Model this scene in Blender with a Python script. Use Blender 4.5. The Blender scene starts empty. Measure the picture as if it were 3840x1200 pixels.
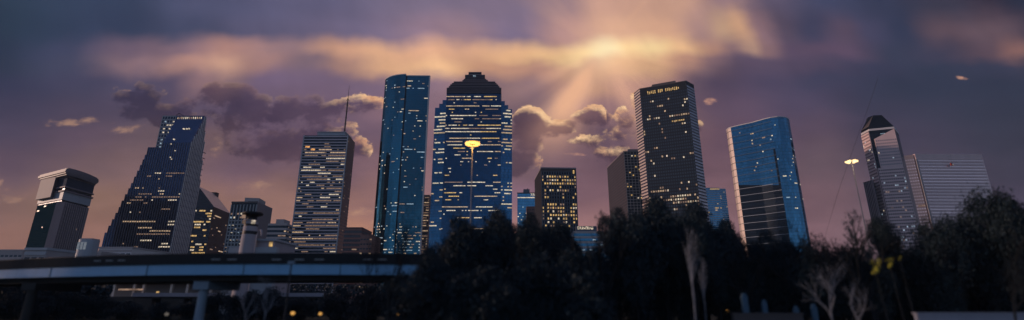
import bpy, math, random
from math import radians, sin, cos, pi, atan2, sqrt, exp
from mathutils import Vector, Matrix
random.seed(7)
scene = bpy.context.scene
col = scene.collection

# ------------------------------------------------------------------ camera
FPX, PITCH, CZ = 1800.0, radians(16.4), 3.5
c_, s_ = cos(PITCH), sin(PITCH)
cam_d = bpy.data.cameras.new('camera'); cam = bpy.data.objects.new('camera', cam_d); col.objects.link(cam)
cam.location = (0, 0, CZ); cam.rotation_euler = (pi/2 + PITCH, 0, 0)
cam_d.sensor_width = 36; cam_d.lens = FPX/3840*36
cam_d.clip_start = 0.5; cam_d.clip_end = 20000
cam_d.dof.use_dof = True; cam_d.dof.focus_distance = 620; cam_d.dof.aperture_fstop = 0.042
scene.camera = cam
scene.view_settings.view_transform = 'Standard'; scene.view_settings.look = 'None'
scene.view_settings.exposure = 0; scene.view_settings.gamma = 1
scene.cycles.use_denoising = True
scene.cycles.max_bounces = 5; scene.cycles.diffuse_bounces = 2; scene.cycles.glossy_bounces = 3
scene.cycles.sample_clamp_indirect = 3

# measured points of the photograph turned into bearings: A = sideways per metre ahead, B = rise per metre ahead
def vv(y): return (600-y)/FPX
def A(x, y): return (x-1920)/FPX/(c_ - vv(y)*s_)
def B(y): v = vv(y); return (s_ + v*c_)/(c_ - v*s_)
def pt(x, y, D): return Vector((A(x, y)*D, D, CZ + B(y)*D))
def ypx(D, z):
    b = (z-CZ)/D; v = (b*c_ - s_)/(c_ + b*s_)
    return 600 - FPX*v
def lin(h):
    h = h.lstrip('#'); o = []
    for i in (0, 2, 4):
        v = int(h[i:i+2], 16)/255
        o.append(v/12.92 if v <= .04045 else ((v+.055)/1.055)**2.4)
    return (*o, 1)

# ------------------------------------------------------------------ world: dusk sky with cloud deck
class E:                       # tiny expression helper over math nodes
    nt = None
    def __init__(s, sock): s.s = sock
    @staticmethod
    def m(op, *a, clamp=False):
        n = E.nt.nodes.new('ShaderNodeMath'); n.operation = op; n.use_clamp = clamp
        for i, x in enumerate(a):
            if isinstance(x, E): E.nt.links.new(x.s, n.inputs[i])
            else: n.inputs[i].default_value = x
        return E(n.outputs[0])
    def __add__(s, o): return E.m('ADD', s, o)
    __radd__ = __add__
    def __sub__(s, o): return E.m('SUBTRACT', s, o)
    def __rsub__(s, o): return E.m('SUBTRACT', o, s)
    def __mul__(s, o): return E.m('MULTIPLY', s, o)
    __rmul__ = __mul__
    def __truediv__(s, o): return E.m('DIVIDE', s, o)
def smooth(x, a, b):
    n = E.nt.nodes.new('ShaderNodeMapRange'); n.interpolation_type = 'SMOOTHSTEP'
    E.nt.links.new(x.s, n.inputs[0])
    n.inputs[1].default_value = a; n.inputs[2].default_value = b
    return E(n.outputs[0])
def noise(x, y, z, scale, detail=3, rough=.5, dim='3D'):
    cmb = E.nt.nodes.new('ShaderNodeCombineXYZ')
    for i, q in enumerate((x, y, z)):
        if isinstance(q, E): E.nt.links.new(q.s, cmb.inputs[i])
        else: cmb.inputs[i].default_value = q
    n = E.nt.nodes.new('ShaderNodeTexNoise'); n.inputs['Scale'].default_value = scale
    n.inputs['Detail'].default_value = detail; n.inputs['Roughness'].default_value = rough
    E.nt.links.new(cmb.outputs[0], n.inputs['Vector'])
    return E(n.outputs['Fac'])
def mixc(f, a, b, mode='MIX'):
    n = E.nt.nodes.new('ShaderNodeMix'); n.data_type = 'RGBA'; n.blend_type = mode
    if isinstance(f, E): E.nt.links.new(f.s, n.inputs[0])
    else: n.inputs[0].default_value = f
    for i, q in ((6, a), (7, b)):
        if isinstance(q, (tuple, list)): n.inputs[i].default_value = q
        else: E.nt.links.new(q, n.inputs[i])
    return n.outputs[2]

SUN = Vector((A(2260, 195), 1, B(195))).normalized()
sun_az, sun_el = radians(-91), radians(9)     # warm light rakes in low from the left, as on the towers' left edges
LAMP = Vector((sin(sun_az)*cos(sun_el), cos(sun_az)*cos(sun_el), sin(sun_el)))

world = bpy.data.worlds.new('World'); scene.world = world; world.use_nodes = True
nt = world.node_tree; nt.nodes.clear(); E.nt = nt
tc = nt.nodes.new('ShaderNodeTexCoord'); sp = nt.nodes.new('ShaderNodeSeparateXYZ')
nt.links.new(tc.outputs['Generated'], sp.inputs[0])
dx, dy, dz = (E(sp.outputs[i]) for i in range(3))
ys = E.m('MAXIMUM', dy, .25)
a0 = dx/ys; b0 = dz/ys                                  # bearing on the cloud front, same units as A and B
# soft wandering of the cloud edges
w1 = noise(a0, b0*1.6, 3.1, 2.6, 3) - .5
w2 = noise(a0, b0*1.6, 8.7, 2.6, 3) - .5
w3 = noise(a0, b0*2, 1.7, 9, 4) - .5
aw = a0 + w1*.12 + w3*.03
bw = b0 + w2*.075 + w3*.03 + (noise(a0, b0*.5, 2.2, 7, 3) - .5)*.075
ROWS = [
 (0, "0 2a394d 400 34405a 800 4c4e6a 1200 5e5a76 1600 776a80 1920 7d6d82 2100 9a7d82 2250 c79a88 2550 c49884 2700 94767a 2900 5c5268 3100 434764 3300 363b54 3500 3c3a4c 3700 352f40 3840 262c40"),
 (110, "0 27364a 400 323c56 700 41455f 1000 57536d 1300 6c627c 1600 8a7282 1750 947882 1920 80708a 2100 b88e88 2300 d8a88c 2500 d5a488 2620 a88480 2700 c09a80 2770 cfa080 2850 8a6c74 2950 55495c 3050 40405a 3150 56485c 3250 44425c 3380 30364e 3500 5c4a55 3700 64505a 3840 4a3e4c"),
 (190, "0 29344a 250 3c405a 450 6c5a6c 650 7c6470 850 a87e76 1100 8e7278 1300 cc9a80 1420 d6a482 1600 d8a484 1750 dca888 1920 f4be90 2050 f8c894 2180 ffd8a0 2260 ffe6b4 2350 fcd49c 2450 fedca2 2550 f6c494 2640 b48878 2720 8a6c70 2800 b08c7c 2850 86686c 2950 5a4a60 3150 5c4a60 3350 363a50 3500 3a394e 3700 5a4854 3800 8a6460 3840 84605e"),
 (240, "0 2b3449 250 40425a 500 8a6e76 700 ac8278 850 c09480 1000 a07a76 1180 7c6672 1300 a98278 1450 d8a682 1650 eebb8e 1800 d8a284 1920 d09c86 2050 c09084 2200 e0b090 2300 f0bd92 2450 ecb890 2560 c0907e 2640 846874 2750 5f4f64 3000 54485f 3300 383a52 3500 30364b 3700 363a50 3840 3a3a4e"),
 (310, "0 343650 300 413f58 500 504962 640 544a62 760 8a6c72 900 82686f 1000 73607a 1300 766279 1450 7c667c 1600 8a7080 1750 9a7a80 1900 8f7480 2000 7e6880 2130 b78c84 2250 d6a58c 2370 c0928a 2500 b48a86 2620 6e5a6c 2700 584a62 2900 4b435c 3100 41405a 3400 30364c 3840 2f354a"),
 (400, "0 3d3a54 300 4a425a 500 4f465e 900 5a4c64 1000 6c5a70 1300 6e5a70 1450 84697a 1600 866c7c 1920 7a6478 2060 806a7c 2140 c0948a 2220 a8828a 2350 9a7884 2600 6e586c 2750 64526a 3000 4e455f 3300 38384f 3840 2f3449"),
 (500, "0 463f58 300 5a4b60 600 62525f 800 6a5660 1000 62516a 1400 6c586e 1600 7c6272 1920 785f70 2130 8a6c78 2300 6e5872 2600 735a6c 2800 644f66 3050 55485f 3300 403c54 3840 33354a"),
 (620, "0 5a4a5e 300 6c5862 600 7a6268 900 6a5568 1200 6e5868 1600 866874 1920 77606e 2150 775e72 2350 6c5468 2700 705768 3050 60505f 3400 453f54 3840 3a384c"),
 (760, "0 7c6262 300 846860 700 8a6a66 1000 90706c 1200 967270 1600 8c6c74 1950 80647a 2200 7c6070 2700 7a5e6a 3100 6c5664 3400 544a5c 3840 48425a"),
 (900, "0 8c6a64 500 94706a 1000 a07a72 1380 b0826f 1600 a87c74 2000 a07878 2300 98747a 3000 806472 3400 685a68 3840 504a60"),
]
AR = 1.5
t = (aw + AR)/(2*AR)
skyc = None; prevb = None
for y, spec in ROWS:
    q = spec.split(); stops = sorted((A(float(q[i]), y), q[i+1]) for i in range(0, len(q), 2))
    r = nt.nodes.new('ShaderNodeValToRGB'); r.color_ramp.interpolation = 'EASE'
    el = r.color_ramp.elements
    for k, (a, h) in enumerate(stops):
        p = (a+AR)/(2*AR)
        if k < 2: e = el[k]; e.position = p
        else: e = el.new(p)
        e.color = lin(h)
    nt.links.new(t.s, r.inputs[0])
    if skyc is None: skyc = r.outputs[0]
    else: skyc = mixc(smooth(bw, prevb, B(y)), skyc, r.outputs[0])
    prevb = B(y)
# (smoothstep with from>to handled by swapping in fix below)
for n in list(nt.nodes):
    if n.bl_idname == 'ShaderNodeMapRange' and n.inputs[1].default_value > n.inputs[2].default_value:
        f, g = n.inputs[1].default_value, n.inputs[2].default_value
        n.inputs[1].default_value, n.inputs[2].default_value = g, f
        n.inputs[3].default_value, n.inputs[4].default_value = 1, 0
lowm = 1-smooth(b0, .33, .52)
skyc = mixc(lowm, skyc, mixc(1.0, skyc, (1.08, 1.0, .88, 1), 'MULTIPLY'))
# faint mottling of the cloud deck
mot = noise(a0*.8, b0*2.4, 0.3, 6, 6, .6)
drape = noise(a0*2.2 + b0*.8, b0*.9, 5.3, 3.5, 3, .55)
mk = 1.0 + (mot-.5)*(.10 + .55*smooth(.52-b0, 0, .2)) + (drape-.5)*.5*smooth(b0, .40, .50)
cmb = nt.nodes.new('ShaderNodeCombineColor')
for i in range(3): nt.links.new(mk.s, cmb.inputs[i])
skyc = mixc(1.0, skyc, cmb.outputs[0], 'MULTIPLY')
# crepuscular rays fanning out of the gap
sa, sb = A(2260, 195), B(190)
ra, rb = a0 - sa, b0 - sb
ang = E.m('ARCTAN2', ra, rb*-1.0)
dist = E.m('SQRT', ra*ra + rb*rb)
rn = noise(ang*1.0, 5.5, 0, 2.4, 3, .6)
ray = smooth(rn, .40, .70)*.3
for a_, w_, k_ in ((-.58, .20, 1.6), (-1.08, .14, .5), (.42, .24, .5)):
    q = (ang - a_)*(1/w_); ray = ray + E.m('EXPONENT', q*q*-1.0)*k_
ray = ray*smooth(dist, .015, .11)*(1-smooth(dist, .13, .34))
fan = smooth(dist, .03, .12)*(1-smooth(dist, .22, .42))*(1-smooth(E.m('ABSOLUTE', ang), 1.3, 1.9))
gap = 1 - fan*(1-E.m('MINIMUM', ray, 1.0))*.26
streak = noise(ang*1.0, 9.1, 0, 5.0, 2, .5)
gap = gap*(1 + (streak-.5)*.45*smooth(dist, .16, .4)*smooth(b0, .38, .5)*(1-smooth(dist, .9, 1.3)))
cmb = nt.nodes.new('ShaderNodeCombineColor')
for i in range(3): nt.links.new(gap.s, cmb.inputs[i])
skyc = mixc(1.0, skyc, cmb.outputs[0], 'MULTIPLY')
skyc = mixc(E.m('MINIMUM', ray*.5, .85), skyc, lin('f4ba92'))
core = 1-smooth(dist, .0, .06)
skyc = mixc(core*.22, skyc, lin('ffecc0'))
# cumulus with lit rims
SETA = [(640, 280, 100, 52), (560, 345, 150, 66), (840, 345, 105, 56), (720, 410, 240, 70), (1000, 430, 240, 84), (1240, 425, 175, 80), (1385, 400, 68, 54), (1150, 510, 260, 90),
        (1990, 450, 70, 60), (1950, 560, 95, 110), (2105, 488, 84, 40), (2235, 440, 78, 52), (2300, 530, 130, 76), (2345, 440, 56, 70), (2390, 390, 46, 60), (2180, 520, 80, 30), (2560, 470, 90, 40)]
SETB = [(45, 735, 70, 40), (8, 682, 16, 14), (230, 462, 100, 20), (340, 452, 60, 16), (470, 478, 75, 26), (800, 550, 40, 50), (2155, 573, 56, 8), (2670, 378, 34, 14),
        (1360, 800, 90, 16), (3620, 292, 36, 14), (470, 342, 26, 10), (960, 700, 80, 26), (1450, 830, 80, 20)]
def field(S, a, b):
    f = None
    for x, y, rx, ry in S:
        ca, cb = A(x, y), B(y); ka = FPX/rx; kb = FPX/ry*1.03
        u = (a-ca)*ka; v = (b-cb)*kb
        e = 1 - (u*u + v*v)
        f = e if f is None else E.m('SMOOTH_MAX', f, e, .35)
    return E.m('MAXIMUM', f, -2.0)
def dens(S, a, b, k, w=.55, am=4.2):
    n = noise(a, b*1.3, k, 9.0, 9, .60)
    return field(S, a, b)*w + (n-.5)*am
tone = noise(a0, b0*1.6, 7.7, 14, 6, .6)
dA = dens(SETA, a0, b0, .2)
gx = .008; gy = .015
off = E.m('SIGN', sa-a0)
dA2 = dens(SETA, a0 + off*gx, b0 + gy, .2)
hi = 1-smooth(b0, B(330), B(240))
mA = smooth(dA, -.05, .45)*hi
dkc = mixc(tone, skyc, lin('7a7498'), 'MULTIPLY'); dkc = mixc(.55, dkc, mixc(1.0, skyc, lin('aaa2b8'), 'MULTIPLY'))
skyc = mixc(mA*.92, skyc, dkc)
near = 1-smooth(E.m('ABSOLUTE', a0-A(1950, 420)), .34, .46)
edge = smooth(dA, -.02, .16)*hi
rim = edge*(1-smooth(dA2, -.5, .30))*smooth(tone, .15, .42)*(near*.95+.10)
skyc = mixc(rim, skyc, mixc(smooth(tone, .3, .65), lin('cc9070'), lin('ffd2a0')))
fB = field(SETB, a0 + w3*.05, b0 + w3*.03)
dB = fB*1.0 + (noise(a0, b0*1.9, 4.4, 20, 7, .62)-.5)*6.5
skyc = mixc(smooth(dB, .1, 2.3)*smooth(fB, -1.3, .3)*.8, skyc, mixc(smooth(a0, -.5, .2), lin('b88e74'), lin('dca286')))
# eastern half of the sky, behind the viewer: deep blue dusk, paler toward the horizon
el_ = dz
rb_ = nt.nodes.new('ShaderNodeValToRGB'); e = rb_.color_ramp.elements
e[0].position = 0.0; e[0].color = (.27, .345, .47, 1)
e[1].position = 1.0; e[1].color = (.09, .11, .19, 1)
for p, cc in ((.08, (.27, .34, .46, 1)), (.22, (.19, .25, .37, 1)), (.42, (.12, .165, .27, 1))):
    q = e.new(p); q.color = cc
nt.links.new(el_.s, rb_.inputs[0])
skyn = nt.nodes.new('ShaderNodeTexSky'); skyn.sky_type = 'NISHITA'; skyn.sun_disc = False
skyn.sun_elevation = sun_el; skyn.sun_rotation = sun_az
east = mixc(1.0, rb_.outputs[0], mixc(1.0, skyn.outputs[0], (.0012, .0012, .0016, 1), 'MULTIPLY'), 'ADD')
ecl = noise(dx, dz*2.2, dy, 3.2, 6, .6)
ek = .62 + .76*smooth(ecl, .3, .7)
cmb = nt.nodes.new('ShaderNodeCombineColor')
for i in range(3): nt.links.new(ek.s, cmb.inputs[i])
east = mixc(1.0, east, cmb.outputs[0], 'MULTIPLY')
fr = smooth(dy, .02, .50)
skyc = mixc(fr, east, skyc)
# below the horizon: dim ground tone
skyc = mixc(smooth(dz, -.06, -.005), (.012, .014, .02, 1), skyc)
bg = nt.nodes.new('ShaderNodeBackground'); bg.inputs[1].default_value = 1.0
nt.links.new(skyc, bg.inputs[0])
wo = nt.nodes.new('ShaderNodeOutputWorld'); nt.links.new(bg.outputs[0], wo.inputs[0])
world.cycles.sampling_method = 'MANUAL'; world.cycles.sample_map_resolution = 256

sun_d = bpy.data.lights.new('sun', 'SUN'); sun_d.energy = 2.2; sun_d.angle = radians(3); sun_d.color = (1, .66, .50)
sun_o = bpy.data.objects.new('sun', sun_d); col.objects.link(sun_o)
sun_o.rotation_euler = LAMP.to_track_quat('Z', 'Y').to_euler()

# ------------------------------------------------------------------ helpers
def tag(o, label=None, cat=None, group=None, kind=None):
    if label: o['label'] = label
    if cat: o['category'] = cat
    if group: o['group'] = group
    if kind: o['kind'] = kind
    return o
def empty(name, loc, label, cat, group=None):
    o = bpy.data.objects.new(name, None); col.objects.link(o); o.location = loc
    return tag(o, label, cat, group)
class MB:
    def __init__(s): s.v = []; s.f = []; s.m = []; s.uv = []
    def quad(s, pts, m=0, uv=None):
        i = len(s.v); s.v += [tuple(p) for p in pts]; s.f.append(tuple(range(i, i+len(pts)))); s.m.append(m)
        s.uv += uv if uv else [(0, 0)]*len(pts)
    def box(s, x0, x1, y0, y1, z0, z1, m=0):
        P = [(x0,y0),(x1,y0),(x1,y1),(x0,y1)]
        s.prism(P, z0, z1, m)
    def prism(s, P, z0, z1, m=0, mtop=None, cap=True, fm=None, zt=None):
        """P counter-clockwise seen from above; zt optional per-corner top heights"""
        n = len(P); run = 0
        ar = sum(P[i][0]*P[(i+1) % n][1]-P[(i+1) % n][0]*P[i][1] for i in range(n))
        if ar < 0:
            P = P[::-1]
            if zt: zt = zt[::-1]
            if fm: fm = [fm[(n-2-i) % n] for i in range(n)]
        zt = zt or [z1]*n
        for i in range(n):
            a, b = P[i], P[(i+1) % n]; L = math.dist(a, b); ta, tb = zt[i], zt[(i+1) % n]
            s.quad([(a[0],a[1],z0),(b[0],b[1],z0),(b[0],b[1],tb),(a[0],a[1],ta)], fm[i] if fm else m,
                   [(run,z0),(run+L,z0),(run+L,tb),(run,ta)]); run += L
        if cap:
            s.quad([(p[0],p[1],z) for p, z in zip(P, zt)], m if mtop is None else mtop, [(p[0],p[1]) for p in P])
            s.quad([(p[0],p[1],z0) for p in P[::-1]], m if mtop is None else mtop, [(p[0],p[1]) for p in P[::-1]])
    def wbox(s, P, d, n, u0, u1, z0, z1, o0, o1, m=0):
        """box on a wall: P start point, d along, n outward"""
        def q(u, o): return (P[0]+d[0]*u+n[0]*o, P[1]+d[1]*u+n[1]*o)
        s.prism([q(u0,o0), q(u0,o1), q(u1,o1), q(u1,o0)], z0, z1, m)
    def tube(s, pts, rads, n=6, m=0, closed=False):
        base = len(s.v); rings = []
        pts = [Vector(p) for p in pts]
        for i, p in enumerate(pts):
            t = (pts[min(i+1, len(pts)-1)]-pts[max(i-1, 0)]).normalized()
            up = Vector((0, 0, 1)) if abs(t.z) < .9 else Vector((1, 0, 0))
            x = t.cross(up).normalized(); y = t.cross(x)
            rings.append([tuple(p + (x*cos(2*pi*k/n)+y*sin(2*pi*k/n))*rads[i]) for k in range(n)])
        for r in rings: s.v += r
        for i in range(len(pts)-1):
            for k in range(n):
                a = base+i*n+k; b = base+i*n+(k+1) % n
                s.f.append((a, b, b+n, a+n)); s.m.append(m); s.uv += [(0, 0)]*4
        for e in (0, len(pts)-1):
            s.f.append(tuple(base+e*n+k for k in (range(n) if e else range(n-1, -1, -1)))); s.m.append(m); s.uv += [(0, 0)]*n
    def lathe(s, cx, cy, prof, n=24, m=0):
        base = len(s.v)
        for r, z in prof:
            for k in range(n): s.v.append((cx+r*cos(2*pi*k/n), cy+r*sin(2*pi*k/n), z))
        for i in range(len(prof)-1):
            for k in range(n):
                a = base+i*n+k; b = base+i*n+(k+1) % n
                s.f.append((a, b, b+n, a+n)); s.m.append(m); s.uv += [(0, 0)]*4
    def build(s, name, mats, parent=None, smooth=False):
        me = bpy.data.meshes.new(name); me.from_pydata(s.v, [], s.f)
        if not isinstance(mats, (list, tuple)): mats = [mats]
        for m in mats: me.materials.append(m)
        if len(mats) > 1: me.polygons.foreach_set('material_index', s.m)
        uv = me.uv_layers.new(name='UVMap'); uv.data.foreach_set('uv', [c for p in s.uv for c in p])
        if smooth: me.polygons.foreach_set('use_smooth', [True]*len(s.f))
        me.update()
        o = bpy.data.objects.new(name, me); col.objects.link(o)
        if parent:
            o.parent = parent; w = Vector((0, 0, 0)); q = parent
            while q: w += q.location; q = q.parent
            me.transform(Matrix.Translation(-w))
        return o

def mat(name):
    m = bpy.data.materials.new(name); m.use_nodes = True; E.nt = m.node_tree
    return m, m.node_tree, m.node_tree.nodes['Principled BSDF']
def stone(name, c, rough=.8, var=.25, scale=.2, metal=0):
    m, nt, p = mat(name)
    tc = nt.nodes.new('ShaderNodeTexCoord'); sp = nt.nodes.new('ShaderNodeSeparateXYZ'); nt.links.new(tc.outputs['Object'], sp.inputs[0])
    x, y, z = (E(sp.outputs[i]) for i in range(3))
    n = noise(x, y, z*.35, scale, 5, .6)
    nt.links.new(mixc(n, tuple(v*(1-var) for v in c[:3])+(1,), tuple(min(1, v*(1+var)) for v in c[:3])+(1,)), p.inputs['Base Color'])
    p.inputs['Roughness'].default_value = rough; p.inputs['Metallic'].default_value = metal; p.inputs['Specular IOR Level'].default_value = .2
    return m
def glass(name, c, bay, fl, rough=.12, metal=.9, line=.12, linec=.35, jit=.012, var=.35, spec=.5):
    """reflective curtain-wall glass: panes vary a little in tint and tilt, thin dark joints"""
    m, nt, p = mat(name)
    uv = nt.nodes.new('ShaderNodeUVMap'); sp = nt.nodes.new('ShaderNodeSeparateXYZ'); nt.links.new(uv.outputs[0], sp.inputs[0])
    u = E(sp.outputs[0])/bay; v = E(sp.outputs[1])/fl
    fu = E.m('FLOOR', u); fv = E.m('FLOOR', v)
    cb = nt.nodes.new('ShaderNodeCombineXYZ'); nt.links.new(fu.s, cb.inputs[0]); nt.links.new(fv.s, cb.inputs[1])
    wn = nt.nodes.new('ShaderNodeTexWhiteNoise'); nt.links.new(cb.outputs[0], wn.inputs[0])
    k = 1 + (E(wn.outputs['Value'])-.5)*var
    pu = E.m('FRACT', u); pv = E.m('FRACT', v)
    ln = E.m('MAXIMUM', E.m('LESS_THAN', pu, line/bay*1.5), E.m('LESS_THAN', pv, line/fl*3.0))
    k = k*(1-ln*(1-linec))
    cc = nt.nodes.new('ShaderNodeCombineColor')
    for i in range(3): nt.links.new((k*c[i]).s, cc.inputs[i])
    nt.links.new(cc.outputs[0], p.inputs['Base Color'])
    p.inputs['Metallic'].default_value = metal; p.inputs['Roughness'].default_value = rough; p.inputs['Specular IOR Level'].default_value = spec
    ge = nt.nodes.new('ShaderNodeNewGeometry')
    vm = nt.nodes.new('ShaderNodeVectorMath'); vm.operation = 'SUBTRACT'; nt.links.new(wn.outputs['Color'], vm.inputs[0]); vm.inputs[1].default_value = (.5, .5, .5)
    vs = nt.nodes.new('ShaderNodeVectorMath'); vs.operation = 'SCALE'; nt.links.new(vm.outputs[0], vs.inputs[0]); vs.inputs['Scale'].default_value = jit*2
    va = nt.nodes.new('ShaderNodeVectorMath'); nt.links.new(ge.outputs['Normal'], va.inputs[0]); nt.links.new(vs.outputs[0], va.inputs[1])
    vn = nt.nodes.new('ShaderNodeVectorMath'); vn.operation = 'NORMALIZE'; nt.links.new(va.outputs[0], vn.inputs[0])
    nt.links.new(vn.outputs[0], p.inputs['Normal'])
    return m
def glow(name, c, strength, vary=.8):
    """a lit room behind glass: brightness differs from place to place"""
    m, nt, p = mat(name)
    ge = nt.nodes.new('ShaderNodeNewGeometry'); sp = nt.nodes.new('ShaderNodeSeparateXYZ'); nt.links.new(ge.outputs['Position'], sp.inputs[0])
    x, y, z = (E(sp.outputs[i]) for i in range(3))
    n = noise(x, y, z, .8, 3, .6)
    k = strength*(1-vary*.75) + smooth(n, .36, .66)*(strength*vary*1.35)
    p.inputs['Base Color'].default_value = (.02, .02, .02, 1); p.inputs['Roughness'].default_value = .3
    p.inputs['Emission Color'].default_value = (*c, 1); nt.links.new(k.s, p.inputs['Emission Strength'])
    return m
M = {}
M['win_yellow'] = glow('lit_yellow', (1, .62, .22), .62)
M['win_warm'] = glow('lit_warm', (1, .68, .42), .5)
M['win_pale'] = glow('lit_pale', (1, .82, .60), .66)
M['win_cool'] = glow('lit_cool', (.62, .82, 1), .42)
M['win_dim'] = glow('lit_dim', (1, .62, .42), .22)
M['win_orange'] = glow('lit_orange', (1, .45, .12), .9)
WARM = ['win_warm', 'win_pale', 'win_dim']; YEL = ['win_yellow', 'win_yellow', 'win_pale']; MIX = ['win_warm', 'win_pale', 'win_cool', 'win_dim']
M['dark_metal'] = stone('dark_metal', (.03, .03, .035), .5)
M['roof'] = stone('roof_gravel', (.12, .11, .11), .9)

def frame_of(P, Q):
    L = math.dist(P, Q); d = ((Q[0]-P[0])/L, (Q[1]-P[1])/L); n = (d[1], -d[0])
    if n[0]*P[0]+n[1]*P[1] > 0: n = (-n[0], -n[1])       # outward = towards the street side we stand on
    return L, d, n
def facade(acc, P, Q, zt, zb, fl, bay, spec=None, mats=WARM, wf=.8, hf=.45, merge=True, pane=None, span=None, fins=None,
           proud=.08, seed=1, ins=0.0, top=0.0):
    """puts windows, floor bands and upright ribs on one wall. acc collects meshes of the building."""
    rnd = random.Random(seed)
    L, d, n = frame_of(P, Q)
    nc = max(1, round((L-2*ins)/bay)); bw = (L-2*ins)/nc
    nr = int((zt-top-zb)/fl)
    mx, my = (P[0]+Q[0])/2, (P[1]+Q[1])/2
    if span:
        h, pr, m = span
        mb = acc['span'].setdefault(m, MB())
        for r in range(nr+1):
            z = zt-top-r*fl
            mb.wbox(P, d, n, 0.02, L-.02, z-h, z, -.05, pr)
    if fins:
        w, pr, ev, m = fins
        mb = acc['fins'].setdefault(m, MB())
        for k in range(0, nc+1, ev):
            u = ins+k*bw; u = min(max(u, w/2+.01), L-w/2-.01)
            mb.wbox(P, d, n, u-w/2, u+w/2, zb, zt-.05, -.05, pr)
    sh = span[0] if span else 0
    for r in range(nr):
        z1 = zt-top-r*fl-sh-(fl-sh)*(1-hf)/2; z0 = zt-top-(r+1)*fl+(fl-sh)*(1-hf)/2
        yp = ypx(my, (z0+z1)/2); pr_, run = 0, 1
        if spec:
            for ya, yb, p, rl in spec:
                if ya <= yp < yb: pr_, run = p, rl
        rowk = rnd.uniform(.35, 1.65) if run > 1 else 1
        cflag = [False]*nc; k = 0
        while k < nc:
            if rnd.random() < pr_*rowk/max(1, run*(1-min(.9, pr_*rowk)))*1.0:
                ln = max(1, int(rnd.expovariate(1/run)+.5))
                for j in range(k, min(nc, k+ln)): cflag[j] = True
                k += ln
            else: k += 1
        k = 0
        while k < nc:
            if cflag[k]:
                j = k
                while merge and j+1 < nc and cflag[j+1] and j-k < 11: j += 1
                u0 = ins+k*bw+bw*(1-wf)/2; u1 = ins+(j+1)*bw-bw*(1-wf)/2
                acc['lit'].append((P, d, n, u0, u1, z0, z1, proud, rnd.choice(mats)))
                k = j+1
            else:
                if pane: acc['pane'].append((P, d, n, ins+k*bw+bw*(1-wf)/2, ins+(k+1)*bw-bw*(1-wf)/2, z0, z1, proud*.6, pane))
                k += 1
def newacc(): return {'span': {}, 'fins': {}, 'lit': [], 'pane': []}
def finish(acc, root, span='floor_band', fins='mullion_grid', cap=100):
    for key, nm in (('span', span), ('fins', fins)):
        for m, mb in acc[key].items(): mb.build(nm, M[m], root)
    L = acc['lit']
    L.sort(key=lambda q: -((q[4]-q[3])*(q[6]-q[5])/q[0][1]**2))
    for i, (P, d, n, u0, u1, z0, z1, pr, m) in enumerate(L[:cap]):
        mb = MB(); mb.wbox(P, d, n, u0, u1, z0, z1, -.05, pr); mb.build('window', M[m], root)
    room = max(0, cap-len(L)); rest = L[cap:]; G = acc['pane']; G.sort(key=lambda q: -((q[4]-q[3])*(q[6]-q[5])/q[0][1]**2))
    for (P, d, n, u0, u1, z0, z1, pr, m) in G[:room]:
        mb = MB(); mb.wbox(P, d, n, u0, u1, z0, z1, -.05, pr); mb.build('window', M[m], root)
    rest = rest + G[room:]
    if rest:
        names = sorted({q[8] for q in rest}); mb = MB()
        for (P, d, n, u0, u1, z0, z1, pr, m) in rest: mb.wbox(P, d, n, u0, u1, z0, z1, -.05, pr, names.index(m))
        o = mb.build('windows', [M[k] for k in names], root); o['kind'] = 'stuff'
def roofpts(px, Z):
    """flat roof outline given by measured points, all at height Z"""
    out = []
    for x, y in px:
        D = (Z-CZ)/B(y); out.append((A(x, y)*D, D))
    return out
def Zof(y, D): return CZ + B(y)*D
def X(x, y, D): return A(x, y)*D
def back(P, Q, dep):
    """far corners for a wall P-Q: straight back"""
    L, d, n = frame_of(P, Q)
    return (Q[0]-n[0]*dep, Q[1]-n[1]*dep), (P[0]-n[0]*dep, P[1]-n[1]*dep)
def text(name, body, size, ext, off, m, parent, loc):
    cu = bpy.data.curves.new(name, 'FONT'); cu.body = body; cu.size = size; cu.extrude = ext; cu.offset = off
    t = bpy.data.objects.new('tmp', cu); col.objects.link(t); dg = bpy.context.evaluated_depsgraph_get(); me = bpy.data.meshes.new_from_object(t.evaluated_get(dg)); bpy.data.objects.remove(t)
    me.materials.clear(); me.materials.append(m); o = bpy.data.objects.new(name, me); col.objects.link(o); o.parent = parent; o.rotation_euler = (pi/2, 0, 0); o.location = loc
    return o

# ------------------------------------------------------------------ ground
mb = MB(); mb.quad([(-4000,-300,0),(4000,-300,0),(4000,8000,0),(-4000,8000,0)])
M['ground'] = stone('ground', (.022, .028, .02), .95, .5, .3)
tag(mb.build('ground', M['ground']), kind='structure')

# ------------------------------------------------------------------ buildings
M['g_navy'] = glass('glass_navy', (.028, .054, .125), 1.5, 3.9, .14, .9)
M['g_teal'] = glass('glass_teal', (.021, .14, .225), 1.5, 3.9, .08, .95, jit=.014, var=.22)
M['g_blue'] = glass('glass_blue', (.014, .078, .175), 1.6, 3.9, .1, .95)
M['g_blue2'] = glass('glass_wing_blue', (.035, .15, .30), 1.6, 3.9, .12, .92, linec=.3)
M['g_sky'] = glass('glass_sky', (.06, .22, .38), 1.5, 3.9, .07, .95, jit=.014, var=.25)
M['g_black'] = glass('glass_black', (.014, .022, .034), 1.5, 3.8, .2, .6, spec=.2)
M['g_deep'] = glass('glass_deep', (.018, .034, .052), 1.5, 3.8, .3, .5, spec=.15)
M['g_dim'] = glass('glass_dim', (.045, .065, .09), 3.7, 5.4, .3, .6, spec=.2)
M['g_pale'] = glass('glass_pale', (.75, .7, .76), 3.9, 5.4, .2, .9)
M['g_grey'] = glass('glass_slate', (.18, .17, .22), 2.2, 3.8, .35, .6, spec=.2)
M['g_sunset'] = glass('glass_sunset', (.42, .38, .44), 1.6, 3.9, .2, .85, linec=.15, line=.3)  # mauve tint holds the sunset reflected on side faces
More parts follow.
